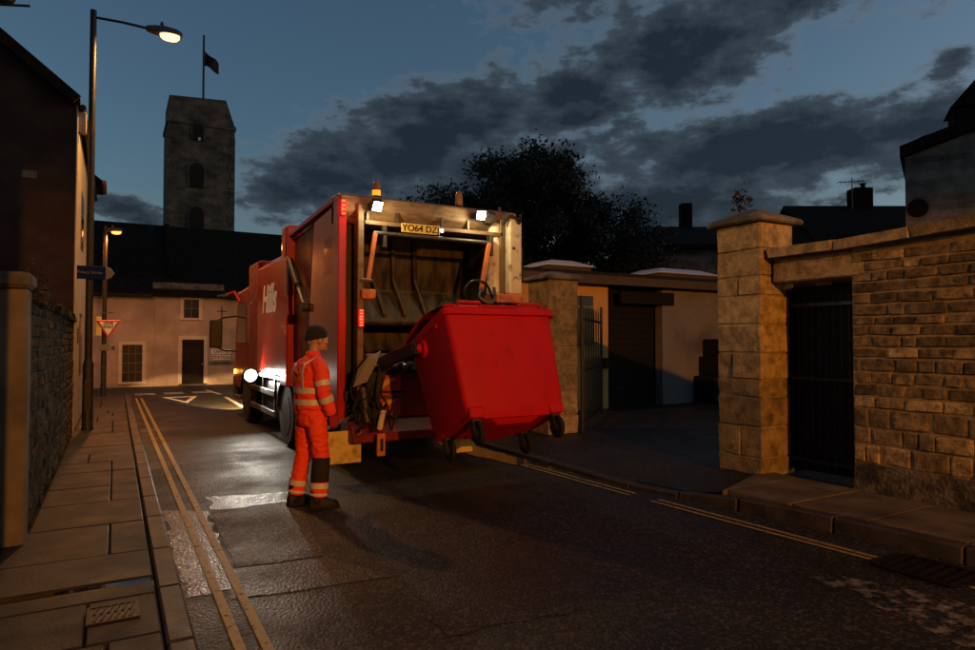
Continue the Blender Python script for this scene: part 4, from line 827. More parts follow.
# bright side work lamp under the body, shining back along the flank
sd = Vector((.10,-1,-.12)).normalized()
ba = tp('reversing_lamp', 'lid_edge', lambda b: b.tube([Vector((TX0-.15,12.42,1.02))+sd*q for q in (-.09,-.05,-.01)], [.05,.115,.12], 20), smooth=True)
tp('lens', 'work_lens', lambda b: b.tube([Vector((TX0-.15,12.42,1.02))+sd*q for q in (-.012,.01,.02)], [.11,.105,.05], 20), ba, smooth=True)
tp('lamp_bracket', 'black', lambda b: b.beam((TX0-.14,12.48,1.02),(TX0+.06,12.5,1.04),.03,.03), ba)
ld = bpy.data.lights.new('reversing_light', 'SPOT'); ld.energy = 110; ld.color = (1,.95,.82); ld.spot_size = R(165); ld.spot_blend = .5; ld.shadow_soft_size = .07
o = bpy.data.objects.new('reversing_light', ld); C.objects.link(o); o.parent = ba; o.location = Vector((TX0-.15,12.42,1.02))+sd*.04 - ORG[tk.name]; o.rotation_euler = sd.to_track_quat('-Z','Y').to_euler()

# ------------------------------------------------------------------ the bin on the lift
BT = R(-23.4); RX = Matrix.Rotation(BT, 3, 'X')
bloc = Vector((3.432,5.734,.744))
bn = thing('wheelie_bin', 'big red four wheeled bin tipped up on the lorry lift', 'bin', bloc); bn.rotation_euler = (BT,0,0); bn.scale = (.957,.99,1.04)
ORG[bn.name] = Vector((0,0,0))
def bp(name, mat, fn, parent=None, **kw): return part(name, mat, parent or bn, fn, **kw)
def brect(z, hx, hy, cr=.06, n=5):
    pts = []
    for cx, cy, a0 in ((hx-cr,hy-cr,0),(-hx+cr,hy-cr,90),(-hx+cr,-hy+cr,180),(hx-cr,-hy+cr,270)):
        for k in range(n): a = R(a0+90*k/(n-1)); pts.append((cx+cr*math.cos(a), cy+cr*math.sin(a), z))
    return pts
bp('body', 'bin', lambda b: b.loft([brect(.02,.55,.38,.1), brect(.10,.585,.415), brect(.16,.60,.425), brect(1.02,.655,.485), brect(1.02,.69,.52), brect(1.09,.69,.52), brect(1.09,.65,.48), brect(.9,.64,.47), brect(.12,.56,.38)]), smooth=True)
for s in (-1, 1):
    bp('front_rib', 'bin', lambda b: b.loft([[(s*.612-.02,-.428,.2),(s*.612+.02,-.428,.2),(s*.612+.02,-.40,.2),(s*.612-.02,-.40,.2)],[(s*.655-.02,-.492,1.0),(s*.655+.02,-.492,1.0),(s*.655+.02,-.46,1.0),(s*.655-.02,-.46,1.0)]])) if False else None
    bp('rim_handle', 'bin', lambda b: (b.tube([(s*.38-.14,-.50,1.085),(s*.38-.13,-.515,1.145),(s*.38+.13,-.515,1.145),(s*.38+.14,-.50,1.085)], .016, 8)), smooth=True)
    bp('hinge', 'bin', lambda b: b.box(s*.38-.17,s*.38+.17,-.50,-.44,1.088,1.12), bevel=.01)
    tr = bp('trunnion', 'bin', lambda b: b.lathe((s*.655,.16,.93), [(.10,-.02),(.10,.03),(.05,.035),(.05,.09)] if s > 0 else [(.10,.02),(.10,-.03),(.05,-.035),(.05,-.09)], 'x', 18), smooth=True)
    bp('trunnion_pin', 'dull_metal', lambda b: b.lathe((s*.74,.16,.93), [(.025,-.03),(.025,.05)] if s > 0 else [(.025,.03),(.025,-.05)], 'x', 12), tr)
    bp('side_grip', 'bin', lambda b: b.box(min(s*.63,s*.675),max(s*.63,s*.675),-.25,.45,.985,1.015))
    for q in (-1, 1):
        cx, cy = s*.48, q*.32
        bk = bp('castor_housing', 'bin', lambda b: b.box(cx-.09,cx+.09,cy-.11,cy+.09,.02,.135), bevel=.025, seg=2)
        cs = bp('castor', 'rubber', lambda b: b.lathe((cx-.025,cy-.03,-.10), [(.06,0),(.105,.004),(.112,.02),(.112,.032),(.105,.046),(.06,.05)], 'x', 20), smooth=True)
        bp('hub', 'dull_metal', lambda b: b.lathe((cx-.03,cy-.03,-.10), [(.05,0),(.05,.06)], 'x', 12), cs)
        bp('fork', 'dull_metal', lambda b: (b.box(cx-.045,cx-.036,cy-.06,cy+.03,-.12,.02), b.box(cx+.036,cx+.045,cy-.06,cy+.03,-.12,.02), b.box(cx-.05,cx+.05,cy-.06,cy+.05,.0,.025)), cs)
bp('base_skid', 'bin', lambda b: b.prism([(-.30,-.36,.02),(.30,-.36,.02),(.2,-.30,-.03),(-.2,-.30,-.03)], (0,.6,0)), bevel=.01)
def lid(b):
    n = 9; top = []
    for k in range(n):
        t = k/(n-1); y = -.47 + t*1.02; z = 1.115 + .10*math.sin(t*math.pi*.9) + .0*t
        top.append((y, z))
    th = .025
    for s in (0,):
        rings = [[(-.68,y,z),(-.60,y,z+.03),(.60,y,z+.03),(.68,y,z),(.60,y,z+.03-th),(-.60,y,z+.03-th)] for y, z in top]
        b.loft(rings)
ldp = bp('lid', 'bin', lid, smooth=True)
bp('lid_lip', 'bin', lambda b: b.box(-.68,.68,.53,.60,1.06,1.17), ldp, bevel=.015)
for x in (-.35, .35): bp('lid_handle', 'black', lambda b: b.tube([(x-.1,.6,1.12),(x-.1,.65,1.12),(x+.1,.65,1.12),(x+.1,.6,1.12)], .014, 7), ldp)

# ------------------------------------------------------------------ right side: boundary wall, gate, piers, yard
wst = stone_set('wall_stone', 'stone', .05, .07); wsd = stone_set('wall_stone', 'stone_dark', .06, .08)
ash = stone_set('ashlar_block', 'ashlar', .02, .03, 7)
WX = 6.68
bw = thing('boundary_wall', 'coursed stone boundary wall with sloping coping on the right', 'wall', (6.9,0,0))
part('core', 'mortar', bw, lambda b: b.prism([(WX,3.99,-.02),(WX,-8,-.02),(WX,-8,3.06),(WX,3.99,2.58)], (.42,0,0)))
part('gate_lintel', 'ashlar', bw, lambda b: b.box(WX-.012,WX+.43,3.86,4.93,2.33,2.56), bevel=.015)
part('lintel_course', 'mortar', bw, lambda b: b.box(WX+.012,WX+.42,3.992,4.92,2.563,2.66))
def wtop(s): return 2.57 + .040*s
b_h = lambda z: .30 if z < .35 else rng.uniform(.17,.22) if z < .9 else rng.uniform(.13,.16) if z < 1.5 else rng.uniform(.105,.14)
part('footing', 'footing', bw, lambda b: b.prism([(WX-.045,3.98,-.02),(WX-.02,3.98,.40),(WX+.1,3.98,.40),(WX+.1,3.98,-.02)], (0,-5,0)))
b_u = Vector((0,-1,0))
courses(bw, wst, (WX,3.985,0), (0,-1,0), (-1,0,0), 0, 3.1, .405, wtop, (lambda z: rng.uniform(.16,.20) if z < .8 else rng.uniform(.12,.145) if z < 1.4 else rng.uniform(.09,.12)), (.14,.38),   .10, .020, proud=.016, alt=(1.05, wsd))
y = 4.93
while y > -4:
    d = rng.uniform(.7,1.0); z = 2.58 + .040*max(0, 3.99-(y-d/2)) + .05
    place('coping_stone', rng.choice(ash), None, bw, (WX+.20, y-d/2, z+.065), (.66, d-.008, .11), (R(-2.3) if y < 4.2 else 0, R(-5), rng.uniform(-.006,.006))); y -= d
def pier(name, label, x0, x1, y0, y1, h, z0, cap_h, over, course, two):
    t = thing(name, label, 'pier', ((x0+x1)/2,(y0+y1)/2,z0))
    part('core', 'mortar', t, lambda b: b.box(x0+.012,x1-.02,y0+.02,y1-.02,z0-.1,h))
    z = z0; k = 0
    while z < h - .05:
        ch_ = min(rng.uniform(*course), h - z)
        if h - z - ch_ < .1: ch_ = h - z
        ys_ = [y0, y1] if (k % 3 != 1 or not two) else [y0, y0 + (y1-y0)*rng.uniform(.35,.65), y1]
        for a, c in zip(ys_, ys_[1:]):
            j = rng.uniform(-.008,.012)
            place('ashlar_block', rng.choice(ash), None, t, ((x0+x1)/2 - j, (a+c)/2 - j*.5, z+ch_/2), (x1-x0, c-a-.012, ch_-.012), (0,0,rng.uniform(-.012,.012)))
        z += ch_; k += 1
    cp = part('cap', 'coping', t, lambda b: b.loft([[(x0-over,y0-over,h),(x1+over,y0-over,h),(x1+over,y1+over,h),(x0-over,y1+over,h)],[(x0-over,y0-over,h+.06),(x1+over,y0-over,h+.06),(x1+over,y1+over,h+.06),(x0-over,y1+over,h+.06)],
        [((x0+x1)/2-.1,(y0+y1)/2-.1,h+cap_h),((x0+x1)/2+.1,(y0+y1)/2-.1,h+cap_h),((x0+x1)/2+.1,(y0+y1)/2+.1,h+cap_h),((x0+x1)/2-.1,(y0+y1)/2+.1,h+cap_h)]]), bevel=.02)
    return t
pier('gate_pier', 'tall stone pier with a shallow pyramid cap beside the iron gate', 6.50, 7.10, 4.96, 5.60, 3.05, .08, .20, .09, (.20,.36), True)
gt = thing('iron_gate', 'black iron bar gate in the doorway of the stone wall', 'gate', (6.98,4.45,.1))
part('rail', 'iron', gt, lambda b: b.box(6.975,6.995,3.99,4.95,2.05,2.09)); part('rail', 'iron', gt, lambda b: b.box(6.975,6.995,3.99,4.95,.25,.29)); part('rail', 'iron', gt, lambda b: b.box(6.975,6.995,3.99,4.95,1.2,1.23))
for k in range(11): part('bar', 'iron', gt, lambda b: b.tube([(6.985,4.03+k*.088,.17),(6.985,4.03+k*.088,2.2)], .009, 7))
part('hanging_post', 'iron', gt, lambda b: b.box(6.96,7.0,4.93,4.96,.12,2.25))
part('dark_backing', 'dark_boards', gt, lambda b: b.box(7.06,7.09,3.99,4.96,.14,2.29))  # dark sheet put in for the shade behind the bars
part('back_wall', 'dark_boards', gt, lambda b: b.box(7.03,7.06,3.9,4.6,.13,.2)) if False else None
weed('pier_weed', 'small leafy weed sprouting on the cap of the tall pier', (6.85,5.5,3.20), .42, 5, .10, 21, .04)

pier('yard_pier', 'worn stone pier with flat cap at the left of the yard entrance', 6.45, 7.08, 9.15, 9.80, 2.72, .03, .16, .07, (.30,.5), False)
# open iron yard gate leaf
yg = thing('yard_gate', 'black spiked iron gate leaf standing open into the yard', 'gate', (8.2,10.3,.08))
ga, gb = Vector((7.14,9.12,0)), Vector((9.35,11.25,0))
def gp(f, z): p = ga.lerp(gb, f); return (p.x, p.y, z)
for z in (.22, 1.12, 2.05): part('rail', 'iron', yg, lambda b: b.beam(gp(0,z), gp(1,z), .03, .045))
for k in range(8):
    f = (k+.5)/8; part('bar', 'iron', yg, lambda b: b.tube([gp(f,.15), gp(f, 2.22), gp(f, 2.32)], [.014,.014,.002], 6))
    if k < 7: part('dog_bar', 'iron', yg, lambda b: b.tube([gp(f+.0625,.15), gp(f+.0625,1.25), gp(f+.0625,1.36)], [.010,.010,.002], 6))
part('stile', 'iron', yg, lambda b: b.tube([gp(0,.05), gp(0,2.45)], .028, 8)); part('stile', 'iron', yg, lambda b: b.tube([gp(1,.05), gp(1,2.4)], .028, 8))

# low yard building
SY = 12.0
sb = thing('yard_building', 'low flat roofed building in the yard with ochre and white walls', 'building', (11.5,14,.1))
part('ochre_wall', 'yellow_render', sb, lambda b: b.box(7.6,10.18,SY,SY+.25,0,3.0))
part('boarded_front', 'dark_boards', sb, lambda b: b.box(10.183,11.94,SY+.30,SY+.40,0,3.0))
for k in range(16): part('shutter_slat', 'dark_boards', sb, lambda b: b.box(10.2,11.92,SY+.27,SY+.298,.12+k*.16,.12+k*.16+.13))
part('white_wall', 'white_render', sb, lambda b: b.box(11.943,17,SY,SY+.25,0,3.0))
part('side_wall', 'yellow_render', sb, lambda b: b.box(7.6,7.85,SY+.253,SY+4,0,3.0)); part('side_wall', 'white_render', sb, lambda b: b.box(16.75,17,SY+.253,SY+4,0,3.0)); part('rear_wall', 'white_render', sb, lambda b: b.box(7.85,16.75,SY+3.75,SY+4,0,3.0))
part('lintel_beam', 'dark_boards', sb, lambda b: b.box(10.5,12.25,SY-.12,SY-.003,2.55,2.86), bevel=.01)
part('roof', 'felt', sb, lambda b: b.box(7.3,17.3,SY-.35,SY+4.3,3.12,3.24))
part('fascia', 'fascia', sb, lambda b: b.box(7.3,17.3,SY-.37,SY-.352,2.96,3.16))
w = part('window', 'yellow_render', sb, lambda b: (b.box(9.0,9.08,SY-.02,SY,1.55,2.78), b.box(9.72,9.80,SY-.02,SY,1.55,2.78), b.box(9.08,9.72,SY-.02,SY,2.70,2.78)))
part('pane', 'glass', w, lambda b: b.box(9.08,9.72,SY-.012,SY,1.62,2.70)); part('glazing_bar', 'white_render', w, lambda b: b.box(9.08,9.72,SY-.02,SY-.0125,2.42,2.47)); part('sill', 'white_render', w, lambda b: b.box(8.98,9.82,SY-.1,SY-.0005,1.55,1.615))
part('wall_box', 'black', sb, lambda b: b.box(10.02,10.14,SY-.08,SY,1.0,1.25))
for (x0, x1, y0) in ((8.75,10.0,SY+.4),(12.3,14.4,SY+.4)):
    kb_ = part('rooflight_kerb', 'fascia', sb, lambda b: b.box(x0,x1,y0,y0+1.4,3.24,3.42))
    part('rooflight', 'perspex', kb_, lambda b: b.loft([[(x0-.06,y0-.06,3.423),(x1+.06,y0-.06,3.423),(x1+.06,y0+1.46,3.423),(x0-.06,y0+1.46,3.423)],[(x0-.06,y0-.06,3.46),(x1+.06,y0-.06,3.46),(x1+.06,y0+1.46,3.46),(x0-.06,y0+1.46,3.46)],[(x0+.3,y0+.3,3.60),(x1-.3,y0+.3,3.60),(x1-.3,y0+1.1,3.60),(x0+.3,y0+1.1,3.60)]]), bevel=.02)
tr_ = thing('timber_stack', 'dark stacked boxes against the white yard wall', 'stack', (13.6,11.7,.12))
for (x0, x1, z0, z1) in ((13.0,14.4,.12,.75),(13.2,14.3,.755,1.25),(13.35,14.5,1.255,1.7)): part('box', 'dark_boards', tr_, lambda b: b.box(x0,x1,11.3,11.96,z0,z1), bevel=.02)

# houses beyond the yard, turned to face the street corner
def turned(name, label, c, w, d, eave, ridge, wall, ang=R(-29.8)):
    t = thing(name, label, 'house', (c[0],c[1],0)); t.rotation_euler = (0,0,ang); ORG[t.name] = Vector((0,0,0))
    part('wall', wall, t, lambda b: b.prism([(-w/2,0,0),(-w/2,d,0),(-w/2,d,eave),(-w/2,d/2,ridge-.1),(-w/2,0,eave)], (w,0,0)))
    rf = part('roof', 'tile', t, lambda b: (b.prism([(-w/2-.15,-.25,eave-.08),(-w/2-.15,d/2,ridge),(-w/2-.15,d/2,ridge+.14),(-w/2-.15,-.25,eave+.06)], (w+.3,0,0)), b.prism([(-w/2-.15,d+.25,eave-.08),(-w/2-.15,d/2+.002,ridge),(-w/2-.15,d/2+.002,ridge+.14),(-w/2-.15,d+.25,eave+.06)], (w+.3,0,0))))
    return t, rf
t, rf = turned('stone_cottage', 'dark stone cottage with one chimney behind the yard', (18.2,15.28), 5.0, 4, 4.90, 5.80, 'grey_stone')
part('chimney', 'tile', rf, lambda b: b.box(-.97,-.56,1.8,2.2,5.6,6.80), bevel=.02)
part('corner_quoin', 'mortar', t, lambda b: b.box(-2.53,-2.15,-.03,-.001,0,4.75)); part('chimney_pot', 'tile', rf, lambda b: b.lathe((-.16,2.0,6.4), [(.09,0),(.08,.15)], 'z', 10)) if False else None
t, rf = turned('slate_roofed_house', 'house with long dark roof and small chimney right of the pier', (18.06,9.6), 4.3, 3.0, 4.3, 5.44, 'render_dark')
ck = part('chimney', 'tile', rf, lambda b: b.box(-.33,.21,1.3,1.75,5.3,6.08), bevel=.02)
part('chimney_pot', 'tile', ck, lambda b: b.lathe((.02,1.5,6.08), [(.07,0),(.06,.12),(.10,.13),(.10,.15)], 'z', 10))
ae = thing('television_aerial', 'thin television aerial on the long dark roof', 'aerial', (18.35,10.93,5.3))
pm = Vector((18.35,10.93,5.3))
part('mast', 'dull_metal', ae, lambda b: b.tube([pm, pm+Vector((0,0,1.05))], .014, 6)); part('boom', 'dull_metal', ae, lambda b: b.tube([pm+Vector((-.33,.19,.92)), pm+Vector((.33,-.19,.95))], .011, 6))
for k in range(7):
    c_ = pm + Vector((-.33+.11*k, .19-.063*k, .925+.004*k)); part('element', 'dull_metal', ae, lambda b: b.tube([c_+Vector((-.05,-.12,.02)), c_+Vector((.05,.12,-.02))], .006, 5))
# tall gable at the right edge
tg_ = thing('tall_gable_house', 'tall grey stone gable with dark coping and chimney at right edge', 'house', (14.8,7.65,0)); tg_.rotation_euler = (0,0,R(-58)); ORG[tg_.name] = Vector((0,0,0))
part('gable_wall', 'grey_stone', tg_, lambda b: b.prism([(0,0,0),(4.2,0,0),(4.2,0,7.0),(0,0,5.62)], (.4,3.2,0)))
part('coping', 'tile', tg_, lambda b: b.prism([(-.10,-.12,5.62),(4.3,-.12,7.06),(4.3,-.12,7.32),(-.10,-.12,5.86)], (.4,3.4,0)))
ck = part('chimney', 'tile', tg_, lambda b: b.box(.92,2.2,.2,1.1,5.9,6.62), bevel=.02)
part('chimney_cap', 'tile', ck, lambda b: b.prism([(.84,.12,6.62),(2.3,.12,6.62),(1.95,.12,7.35),(1.45,.12,7.35)], (0,1.05,0)))
part('vent', 'tile', tg_, lambda b: b.ell((.5,.5,6.12), (.20,.2,.06)))
part('wall_plaque', 'tile', tg_, lambda b: b.lathe((.22,-.02,4.5), [(.2,0),(.2,.015)], 'y', 16))

# the big tree behind the yard
def tree(name, label, base, crown_c, rad, seed, nleaf, lsz):
    r = random.Random(seed); t = thing(name, label, 'tree', base); tb = MB(); base = Vector(base); cc_ = Vector(crown_c)
    tips = []; fork = base + Vector((0,0,(cc_.z-rad[2]-base.z)*.9+.6))
    tb.tube([base, base.lerp(fork,.5)+Vector((.06,0,0)), fork], [.26,.21,.18], 10)
    def inside(p):
        d = p - cc_; ang = math.atan2(d.z, d.x); k = 1 + .22*mnoise.noise(Vector((math.cos(ang)*1.8, math.sin(ang)*1.8, seed))) + .10*math.sin(ang*5+1)
        return (d.x/rad[0])**2 + (d.y/rad[1])**2 + (d.z/rad[2])**2 < k*k
    for k in range(15):
        while True:
            v = Vector((r.uniform(-1,1), r.uniform(-1,1), r.uniform(-.75,1)))
            if .25 < v.length < .95: break
        tip = cc_ + Vector((v.x*rad[0], v.y*rad[1], v.z*rad[2]))*.95
        mid = fork.lerp(tip, .5) + Vector((r.gauss(0,.2), r.gauss(0,.2), .25))
        tb.tube([fork, mid, tip], [.10,.06,.018], 6)
        for q in range(5):
            a = mid.lerp(tip, r.uniform(.1,1)); e = a + Vector((r.gauss(0,.7), r.gauss(0,.7), r.gauss(.25,.5)))
            if inside(e): tb.tube([a, a.lerp(e,.5)+Vector((0,0,.08)), e], [.03,.02,.008], 5); tips.append(e)
        tips.append(tip)
    lb = MB(); pts = []; clumps = list(tips)
    for k in range(110):
        v = Vector((r.gauss(0,1), r.gauss(0,1), r.gauss(0,1))).normalized()*r.uniform(.55,1.02)
        e = cc_ + Vector((v.x*rad[0], v.y*rad[1], v.z*rad[2])); a = min(tips, key=lambda q: (q-e).length)
        clumps += [e, a.lerp(e,.5)]; tb.tube([a, a.lerp(e,.5)+Vector((0,0,.06)), e], [.014,.010,.005], 4)
        for q in range(3): tb.tube([e, e + Vector((r.gauss(0,.2), r.gauss(0,.2), r.gauss(.08,.2)))], [.006,.003], 4)
    tb.build('trunk', 'bark', t)
    while len(pts) < nleaf:
        c = r.choice(clumps); s = r.uniform(.12,.36); g_ = lambda q: max(-1.5, min(1.5, r.gauss(0,1)))*q
        p = c + Vector((g_(s), g_(s), g_(s*.8)))
        if p.z > cc_.z - rad[2]: pts.append(p)
    leaf_cloud(lb, pts, lsz, r); lb.build('crown', 'leaf', t)
    return t
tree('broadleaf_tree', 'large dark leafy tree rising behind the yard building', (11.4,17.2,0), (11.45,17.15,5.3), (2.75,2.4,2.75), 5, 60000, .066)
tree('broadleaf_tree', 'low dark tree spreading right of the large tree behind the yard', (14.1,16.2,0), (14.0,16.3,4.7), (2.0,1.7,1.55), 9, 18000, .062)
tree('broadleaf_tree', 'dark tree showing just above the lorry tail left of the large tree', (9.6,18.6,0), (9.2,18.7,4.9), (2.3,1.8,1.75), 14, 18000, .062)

# ------------------------------------------------------------------ the refuse collector
PBASE = Vector((1.72,6.55,0)); PANG = R(9)
man = thing('person', 'person in orange hi-vis suit, red gloves and black beanie watching the bin', 'person', PBASE)
man.rotation_euler = (0,0,PANG); ORG[man.name] = Vector((0,0,0))
def ring(c, rx, ry, n=20, tilt=0, sq=.0):
    out = []
    for k in range(n):
        t = 2*math.pi*k/n; x, y_ = math.cos(t), math.sin(t)
        e = 1 - sq; x = math.copysign(abs(x)**e, x); y_ = math.copysign(abs(y_)**e, y_)
        out.append((c[0] + rx*x, c[1] + ry*y_, c[2] + rx*x*tilt))
    return out
def fuse(name, mb, mat, parent, voxel=.011, sm=5, wr=0., wsc=9., seed=0.):
    me = mb.mesh(name); tmp = bpy.data.objects.new(name + '_tmp', me); C.objects.link(tmp)
    md = tmp.modifiers.new('r', 'REMESH'); md.mode = 'VOXEL'; md.voxel_size = voxel; md.use_smooth_shade = True
    ms = tmp.modifiers.new('s', 'SMOOTH'); ms.factor = .5; ms.iterations = sm
    bpy.context.view_layer.update(); ev = tmp.evaluated_get(bpy.context.evaluated_depsgraph_get())
    out = bpy.data.meshes.new_from_object(ev); bpy.data.objects.remove(tmp); out.name = name
    if wr:
        ns = [v.normal.copy() for v in out.vertices]
        for v, nrm in zip(out.vertices, ns):
            p = v.co; a = mnoise.noise(Vector((p.x*wsc, p.y*wsc, p.z*wsc*1.9 + seed))); v.co = p + nrm*wr*(abs(a)*-2 + .6)
    for p in out.polygons: p.use_smooth = True
    out.materials.clear(); out.materials.append(mt[mat])
    o = bpy.data.objects.new(name, out); C.objects.link(o); o.parent = parent; ORG[o.name] = ORG[parent.name]; return o
# joints (x forward, y to his left)
HIPL, HIPR = Vector((-.01,.10,.90)), Vector((0,-.10,.90))
KNL, KNR = Vector((-.03,.135,.49)), Vector((.055,-.11,.49))
ANL, ANR = Vector((-.10,.15,.09)), Vector((.02,-.12,.09))
SHL, SHR = Vector((.0,.20,1.43)), Vector((-.01,-.20,1.43))
ELL, ELR = Vector((.03,.26,1.15)), Vector((.01,-.265,1.14))
WRL, WRR = Vector((.17,.22,.95)), Vector((.10,-.26,.92))
HC = Vector((.055,0,1.655))
# body under the clothes, one skin from crown to feet
b = MB()
b.loft([ring((-.01,0,.88),.11,.15), ring((0,0,1.05),.10,.14), ring((-.01,0,1.25),.115,.17), ring((-.01,0,1.40),.10,.17), ring((0,0,1.47),.06,.08), ring((.02,0,1.56),.052,.055), ring((.03,0,1.62),.05,.055)])
for h, k, a in ((HIPL,KNL,ANL),(HIPR,KNR,ANR)): b.tube([h, k, a, a+Vector((0,0,-.05))], [.085,.055,.04,.045], 12)
for s, e, w in ((SHL,ELL,WRL),(SHR,ELR,WRR)): b.tube([s, e, w], [.055,.042,.03], 10)
b.ell(HC + Vector((-.005,0,.035)), (.098,.076,.105), 20, 14)               # skull
b.ell(HC + Vector((.042,0,-.045)), (.055,.052,.062), 16, 10)               # jaw
b.ell(HC + Vector((.085,0,-.085)), (.022,.026,.022), 12, 8)                # chin
b.loft([[HC+Vector((.085,-.010,.030)),HC+Vector((.085,.010,.030)),HC+Vector((.070,.010,.02)),HC+Vector((.070,-.010,.02))],[HC+Vector((.122,-.017,-.022)),HC+Vector((.122,.017,-.022)),HC+Vector((.08,.019,-.032)),HC+Vector((.08,-.019,-.032))]])   # nose
b.ell(HC + Vector((.085,0,.042)), (.018,.055,.012), 12, 8)                 # brow
b.ell(HC + Vector((.088,0,-.050)), (.016,.026,.009), 12, 8); b.ell(HC + Vector((.086,0,-.063)), (.015,.023,.009), 12, 8)   # lips
for s in (-1, 1):
    b.ell(HC + Vector((-.005,s*.078,-.005)), (.020,.010,.032), 10, 8)       # ears
    b.ell(HC + Vector((.065,s*.045,-.015)), (.03,.022,.022), 10, 8)         # cheeks
bod = fuse('body', b, 'skin', man, .0065, 3)
for s in (-1, 1):
    part('eye', 'sign_white', bod, lambda b: b.ell(HC + Vector((.083,s*.032,.018)), (.012,.014,.010), 10, 8)); 
    part('pupil', 'ink', bod, lambda b: b.ell(HC + Vector((.0935,s*.032,.018)), (.004,.006,.006), 8, 6))
# trousers
b = MB()
b.loft([ring((-.005,0,1.05),.125,.165), ring((-.012,0,.95),.138,.178), ring((-.01,0,.86),.135,.175), ring((-.005,0,.81),.115,.165)])
for h, k, a, e in ((HIPL,KNL,ANL,.0),(HIPR,KNR,ANR,.0)):
    b.tube([h+Vector((0,0,.02)), h.lerp(k,.35), h.lerp(k,.8), k, k.lerp(a,.4), k.lerp(a,.75), k.lerp(a,.95)], [.104,.097,.082,.078,.077,.081,.078], 16)
tro = fuse('trousers', b, 'hivis', man, .011, 5, .011, 11, 3.)
# lower leg patches and ankle tape follow the trouser legs
for k, a, dark in ((KNR,ANR,True),(KNL,ANL,False)):
    if dark: part('shin_patch', 'hivis_dark', tro, lambda b: b.tube([k.lerp(a,-.02), k.lerp(a,.0), k.lerp(a,.3), k.lerp(a,.56), k.lerp(a,.58)], [.082,.088,.0885,.089,.083], 20), smooth=True)
    part('ankle_tape', 'reflect', tro, lambda b: b.tube([k.lerp(a,.60), k.lerp(a,.66), k.lerp(a,.73)], [.092,.093,.092], 18, False), smooth=True)
    part('ankle_tape', 'reflect', tro, lambda b: b.tube([k.lerp(a,.84), k.lerp(a,.90)], [.091,.090], 18, False), smooth=True)
# jacket
b = MB()
TOR = [((-.012,0,.97),.148,.190), ((-.015,0,1.08),.142,.182), ((-.02,0,1.22),.142,.192), ((-.028,0,1.34),.138,.205), ((-.022,0,1.42),.118,.20), ((-.008,0,1.475),.085,.13), ((.008,0,1.52),.068,.075), ((.014,0,1.545),.066,.07)]
b.loft([ring(c,rx,ry,24,0,.12) for c,rx,ry in TOR])
ARM = [(SHL,ELL,WRL),(SHR,ELR,WRR)]
for s, e, w in ARM: b.tube([s+Vector((0,-.05*(1 if s.y>0 else -1),.0)), s.lerp(e,.2), s.lerp(e,.7), e, e.lerp(w,.5), e.lerp(w,.93)], [.078,.080,.070,.068,.064,.056], 16)
jac = fuse('jacket', b, 'hivis', man, .011, 5, .012, 9, 7.)
def torso_at(z):
    for (c0,a0,b0),(c1,a1,b1) in zip(TOR, TOR[1:]):
        if c0[2] <= z <= c1[2]:
            f = (z-c0[2])/(c1[2]-c0[2]); return (c0[0]+(c1[0]-c0[0])*f, a0+(a1-a0)*f, b0+(b1-b0)*f)
def band(z0, z1, nm='reflective_band'):
    def fn(b):
        rs = []
        for z in (z0, (z0+z1)/2, z1):
            cx, rx, ry = torso_at(z); rs.append(ring((cx,0,z), rx+.006, ry+.006, 28, 0, .12))
        b.loft(rs, False)
    part(nm, 'reflect', jac, fn, smooth=True)
band(1.02, 1.075); band(1.135, 1.19)
def strap(yc):
    def fn(b):
        pts = []
        for sgn in (-1, 1):
            zs = [1.19,1.27,1.34,1.42] if sgn < 0 else [1.42,1.34,1.27,1.19]
            for z in zs:
                cx, rx, ry = torso_at(z); e = .88; t = min(.98, abs(yc)/(ry)); x = rx*(1 - t**(2/e))**(e/2); pts.append((cx + sgn*(x+.008), z))
            if sgn < 0: pts.append((-.03, 1.485)); pts.append((.03,1.485))
        b.loft([[(x,yc-.028,z),(x,yc+.028,z),(x*1.0-(.006 if x<0 else -.006)*-1,yc+.028,z-.003),(x-(.006 if x<0 else -.006)*-1,yc-.028,z-.003)] for x, z in pts])
    part('shoulder_strap_tape', 'reflect', jac, fn, smooth=True)
strap(.105); strap(-.105)
for s, e, w in ARM:
    for f0, f1 in ((.58,.76),): part('sleeve_band', 'reflect', jac, lambda b: b.tube([s.lerp(e,f0), s.lerp(e,(f0+f1)/2), s.lerp(e,f1)], [.078,.077,.076], 18, False), smooth=True)
    part('sleeve_band', 'reflect', jac, lambda b: b.tube([e.lerp(w,.12), e.lerp(w,.25), e.lerp(w,.38)], [.073,.072,.070], 18, False), smooth=True)
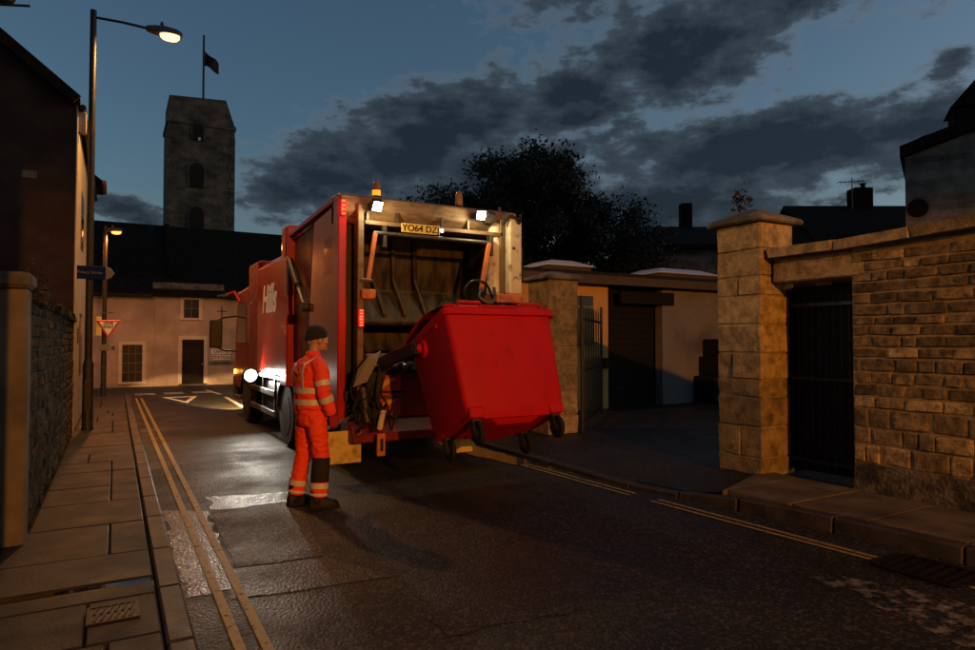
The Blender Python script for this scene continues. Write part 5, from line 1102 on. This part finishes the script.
# gloves with five fingers each, hands hanging half curled
def glove(w, e, side):
    b = MB(); d = (w - e).normalized(); d = (d + Vector((0,0,-.7))).normalized()
    fw_ = Vector((1,0,0)); fw_ = (fw_ - d*fw_.dot(d)).normalized(); out = d.cross(fw_)*side; out = -out if out.y*side < 0 else out   # fw_: thumb side, out: back of hand
    b.tube([w - d*.07, w - d*.02, w], [.043,.038,.033], 12)
    for k in range(4):
        o_ = fw_*(.030 - .020*k); b.tube([w + o_*.6, w + d*.045 + o_, w + d*.088 + o_], [.022,.0175,.0135], 8)
    for k, L_ in enumerate((.070,.078,.073,.058)):
        p0 = w + d*.085 + fw_*(.032 - .0215*k); p1 = p0 + (d*.92 - out*.30).normalized()*L_*.45; p2 = p1 + (d*.62 - out*.78).normalized()*L_*.32; p3 = p2 + (d*.2 - out*.97).normalized()*L_*.26
        b.tube([p0, p1, p2, p3], [.0125,.0118,.0108,.0085], 8)
    t0 = w + d*.025 + fw_*.028; b.tube([t0, t0 + (d*.6+fw_*.7-out*.3).normalized()*.042, t0 + (d*.6+fw_*.7-out*.3).normalized()*.042 + (d*.95-out*.3).normalized()*.036], [.016,.0135,.010], 8)
    return fuse('glove', b, 'glove', man, .0045, 2)
glove(WRL, ELL, 1); glove(WRR, ELR, -1)
# boots
def boot(a, yaw):
    b = MB(); c, s = math.cos(yaw), math.sin(yaw)
    def P(x, y_, z): return Vector((a.x + x*c - y_*s, a.y + x*s + y_*c, z))
    def rr(x, hw, z0, z1): return [P(x,-hw,z0), P(x,hw,z0), P(x,hw,z0+(z1-z0)*.55), P(x,hw*.55,z1), P(x,-hw*.55,z1), P(x,-hw,z0+(z1-z0)*.55)]
    b.loft([rr(-.085,.034,.012,.10), rr(-.05,.042,.012,.14), rr(.0,.044,.012,.14), rr(.06,.048,.012,.11), rr(.12,.052,.012,.085), rr(.17,.045,.012,.072), rr(.20,.022,.014,.05)])
    b.tube([P(-.02,0,.06), P(-.015,0,.14), P(-.012,0,.21)], [.055,.056,.06], 14)
    o = fuse('boot', b, 'boot', man, .008, 3)
    part('sole', 'rubber', o, lambda b: b.prism([P(x,y_,0.001) for x, y_ in ((-.092,-.03),(-.06,-.045),(.05,-.05),(.13,-.056),(.19,-.036),(.21,0),(.19,.036),(.13,.056),(.05,.05),(-.06,.045),(-.092,.03))], (0,0,.022)), bevel=.004)
boot(ANL, R(8)); boot(ANR, R(-14))
# beanie
b = MB()
b.loft([ring(HC+Vector((-.012,0,.028)),.108,.087,24,.18), ring(HC+Vector((-.012,0,.060)),.110,.089,24,.15), ring(HC+Vector((-.014,0,.10)),.102,.083,24,.10), ring(HC+Vector((-.020,0,.135)),.078,.066,24,.05), ring(HC+Vector((-.026,0,.155)),.040,.036,24), ring(HC+Vector((-.028,0,.160)),.012,.012,24)])
bea = fuse('beanie', b, 'beanie', man, .006, 2)
part('turned_up_band', 'beanie', bea, lambda b: b.loft([ring(HC+Vector((-.012,0,.018)),.112,.091,24,.18), ring(HC+Vector((-.012,0,.040)),.116,.094,24,.17), ring(HC+Vector((-.012,0,.068)),.113,.092,24,.15), ring(HC+Vector((-.012,0,.070)),.104,.084,24,.15), ring(HC+Vector((-.012,0,.020)),.104,.084,24,.18)]), smooth=True)
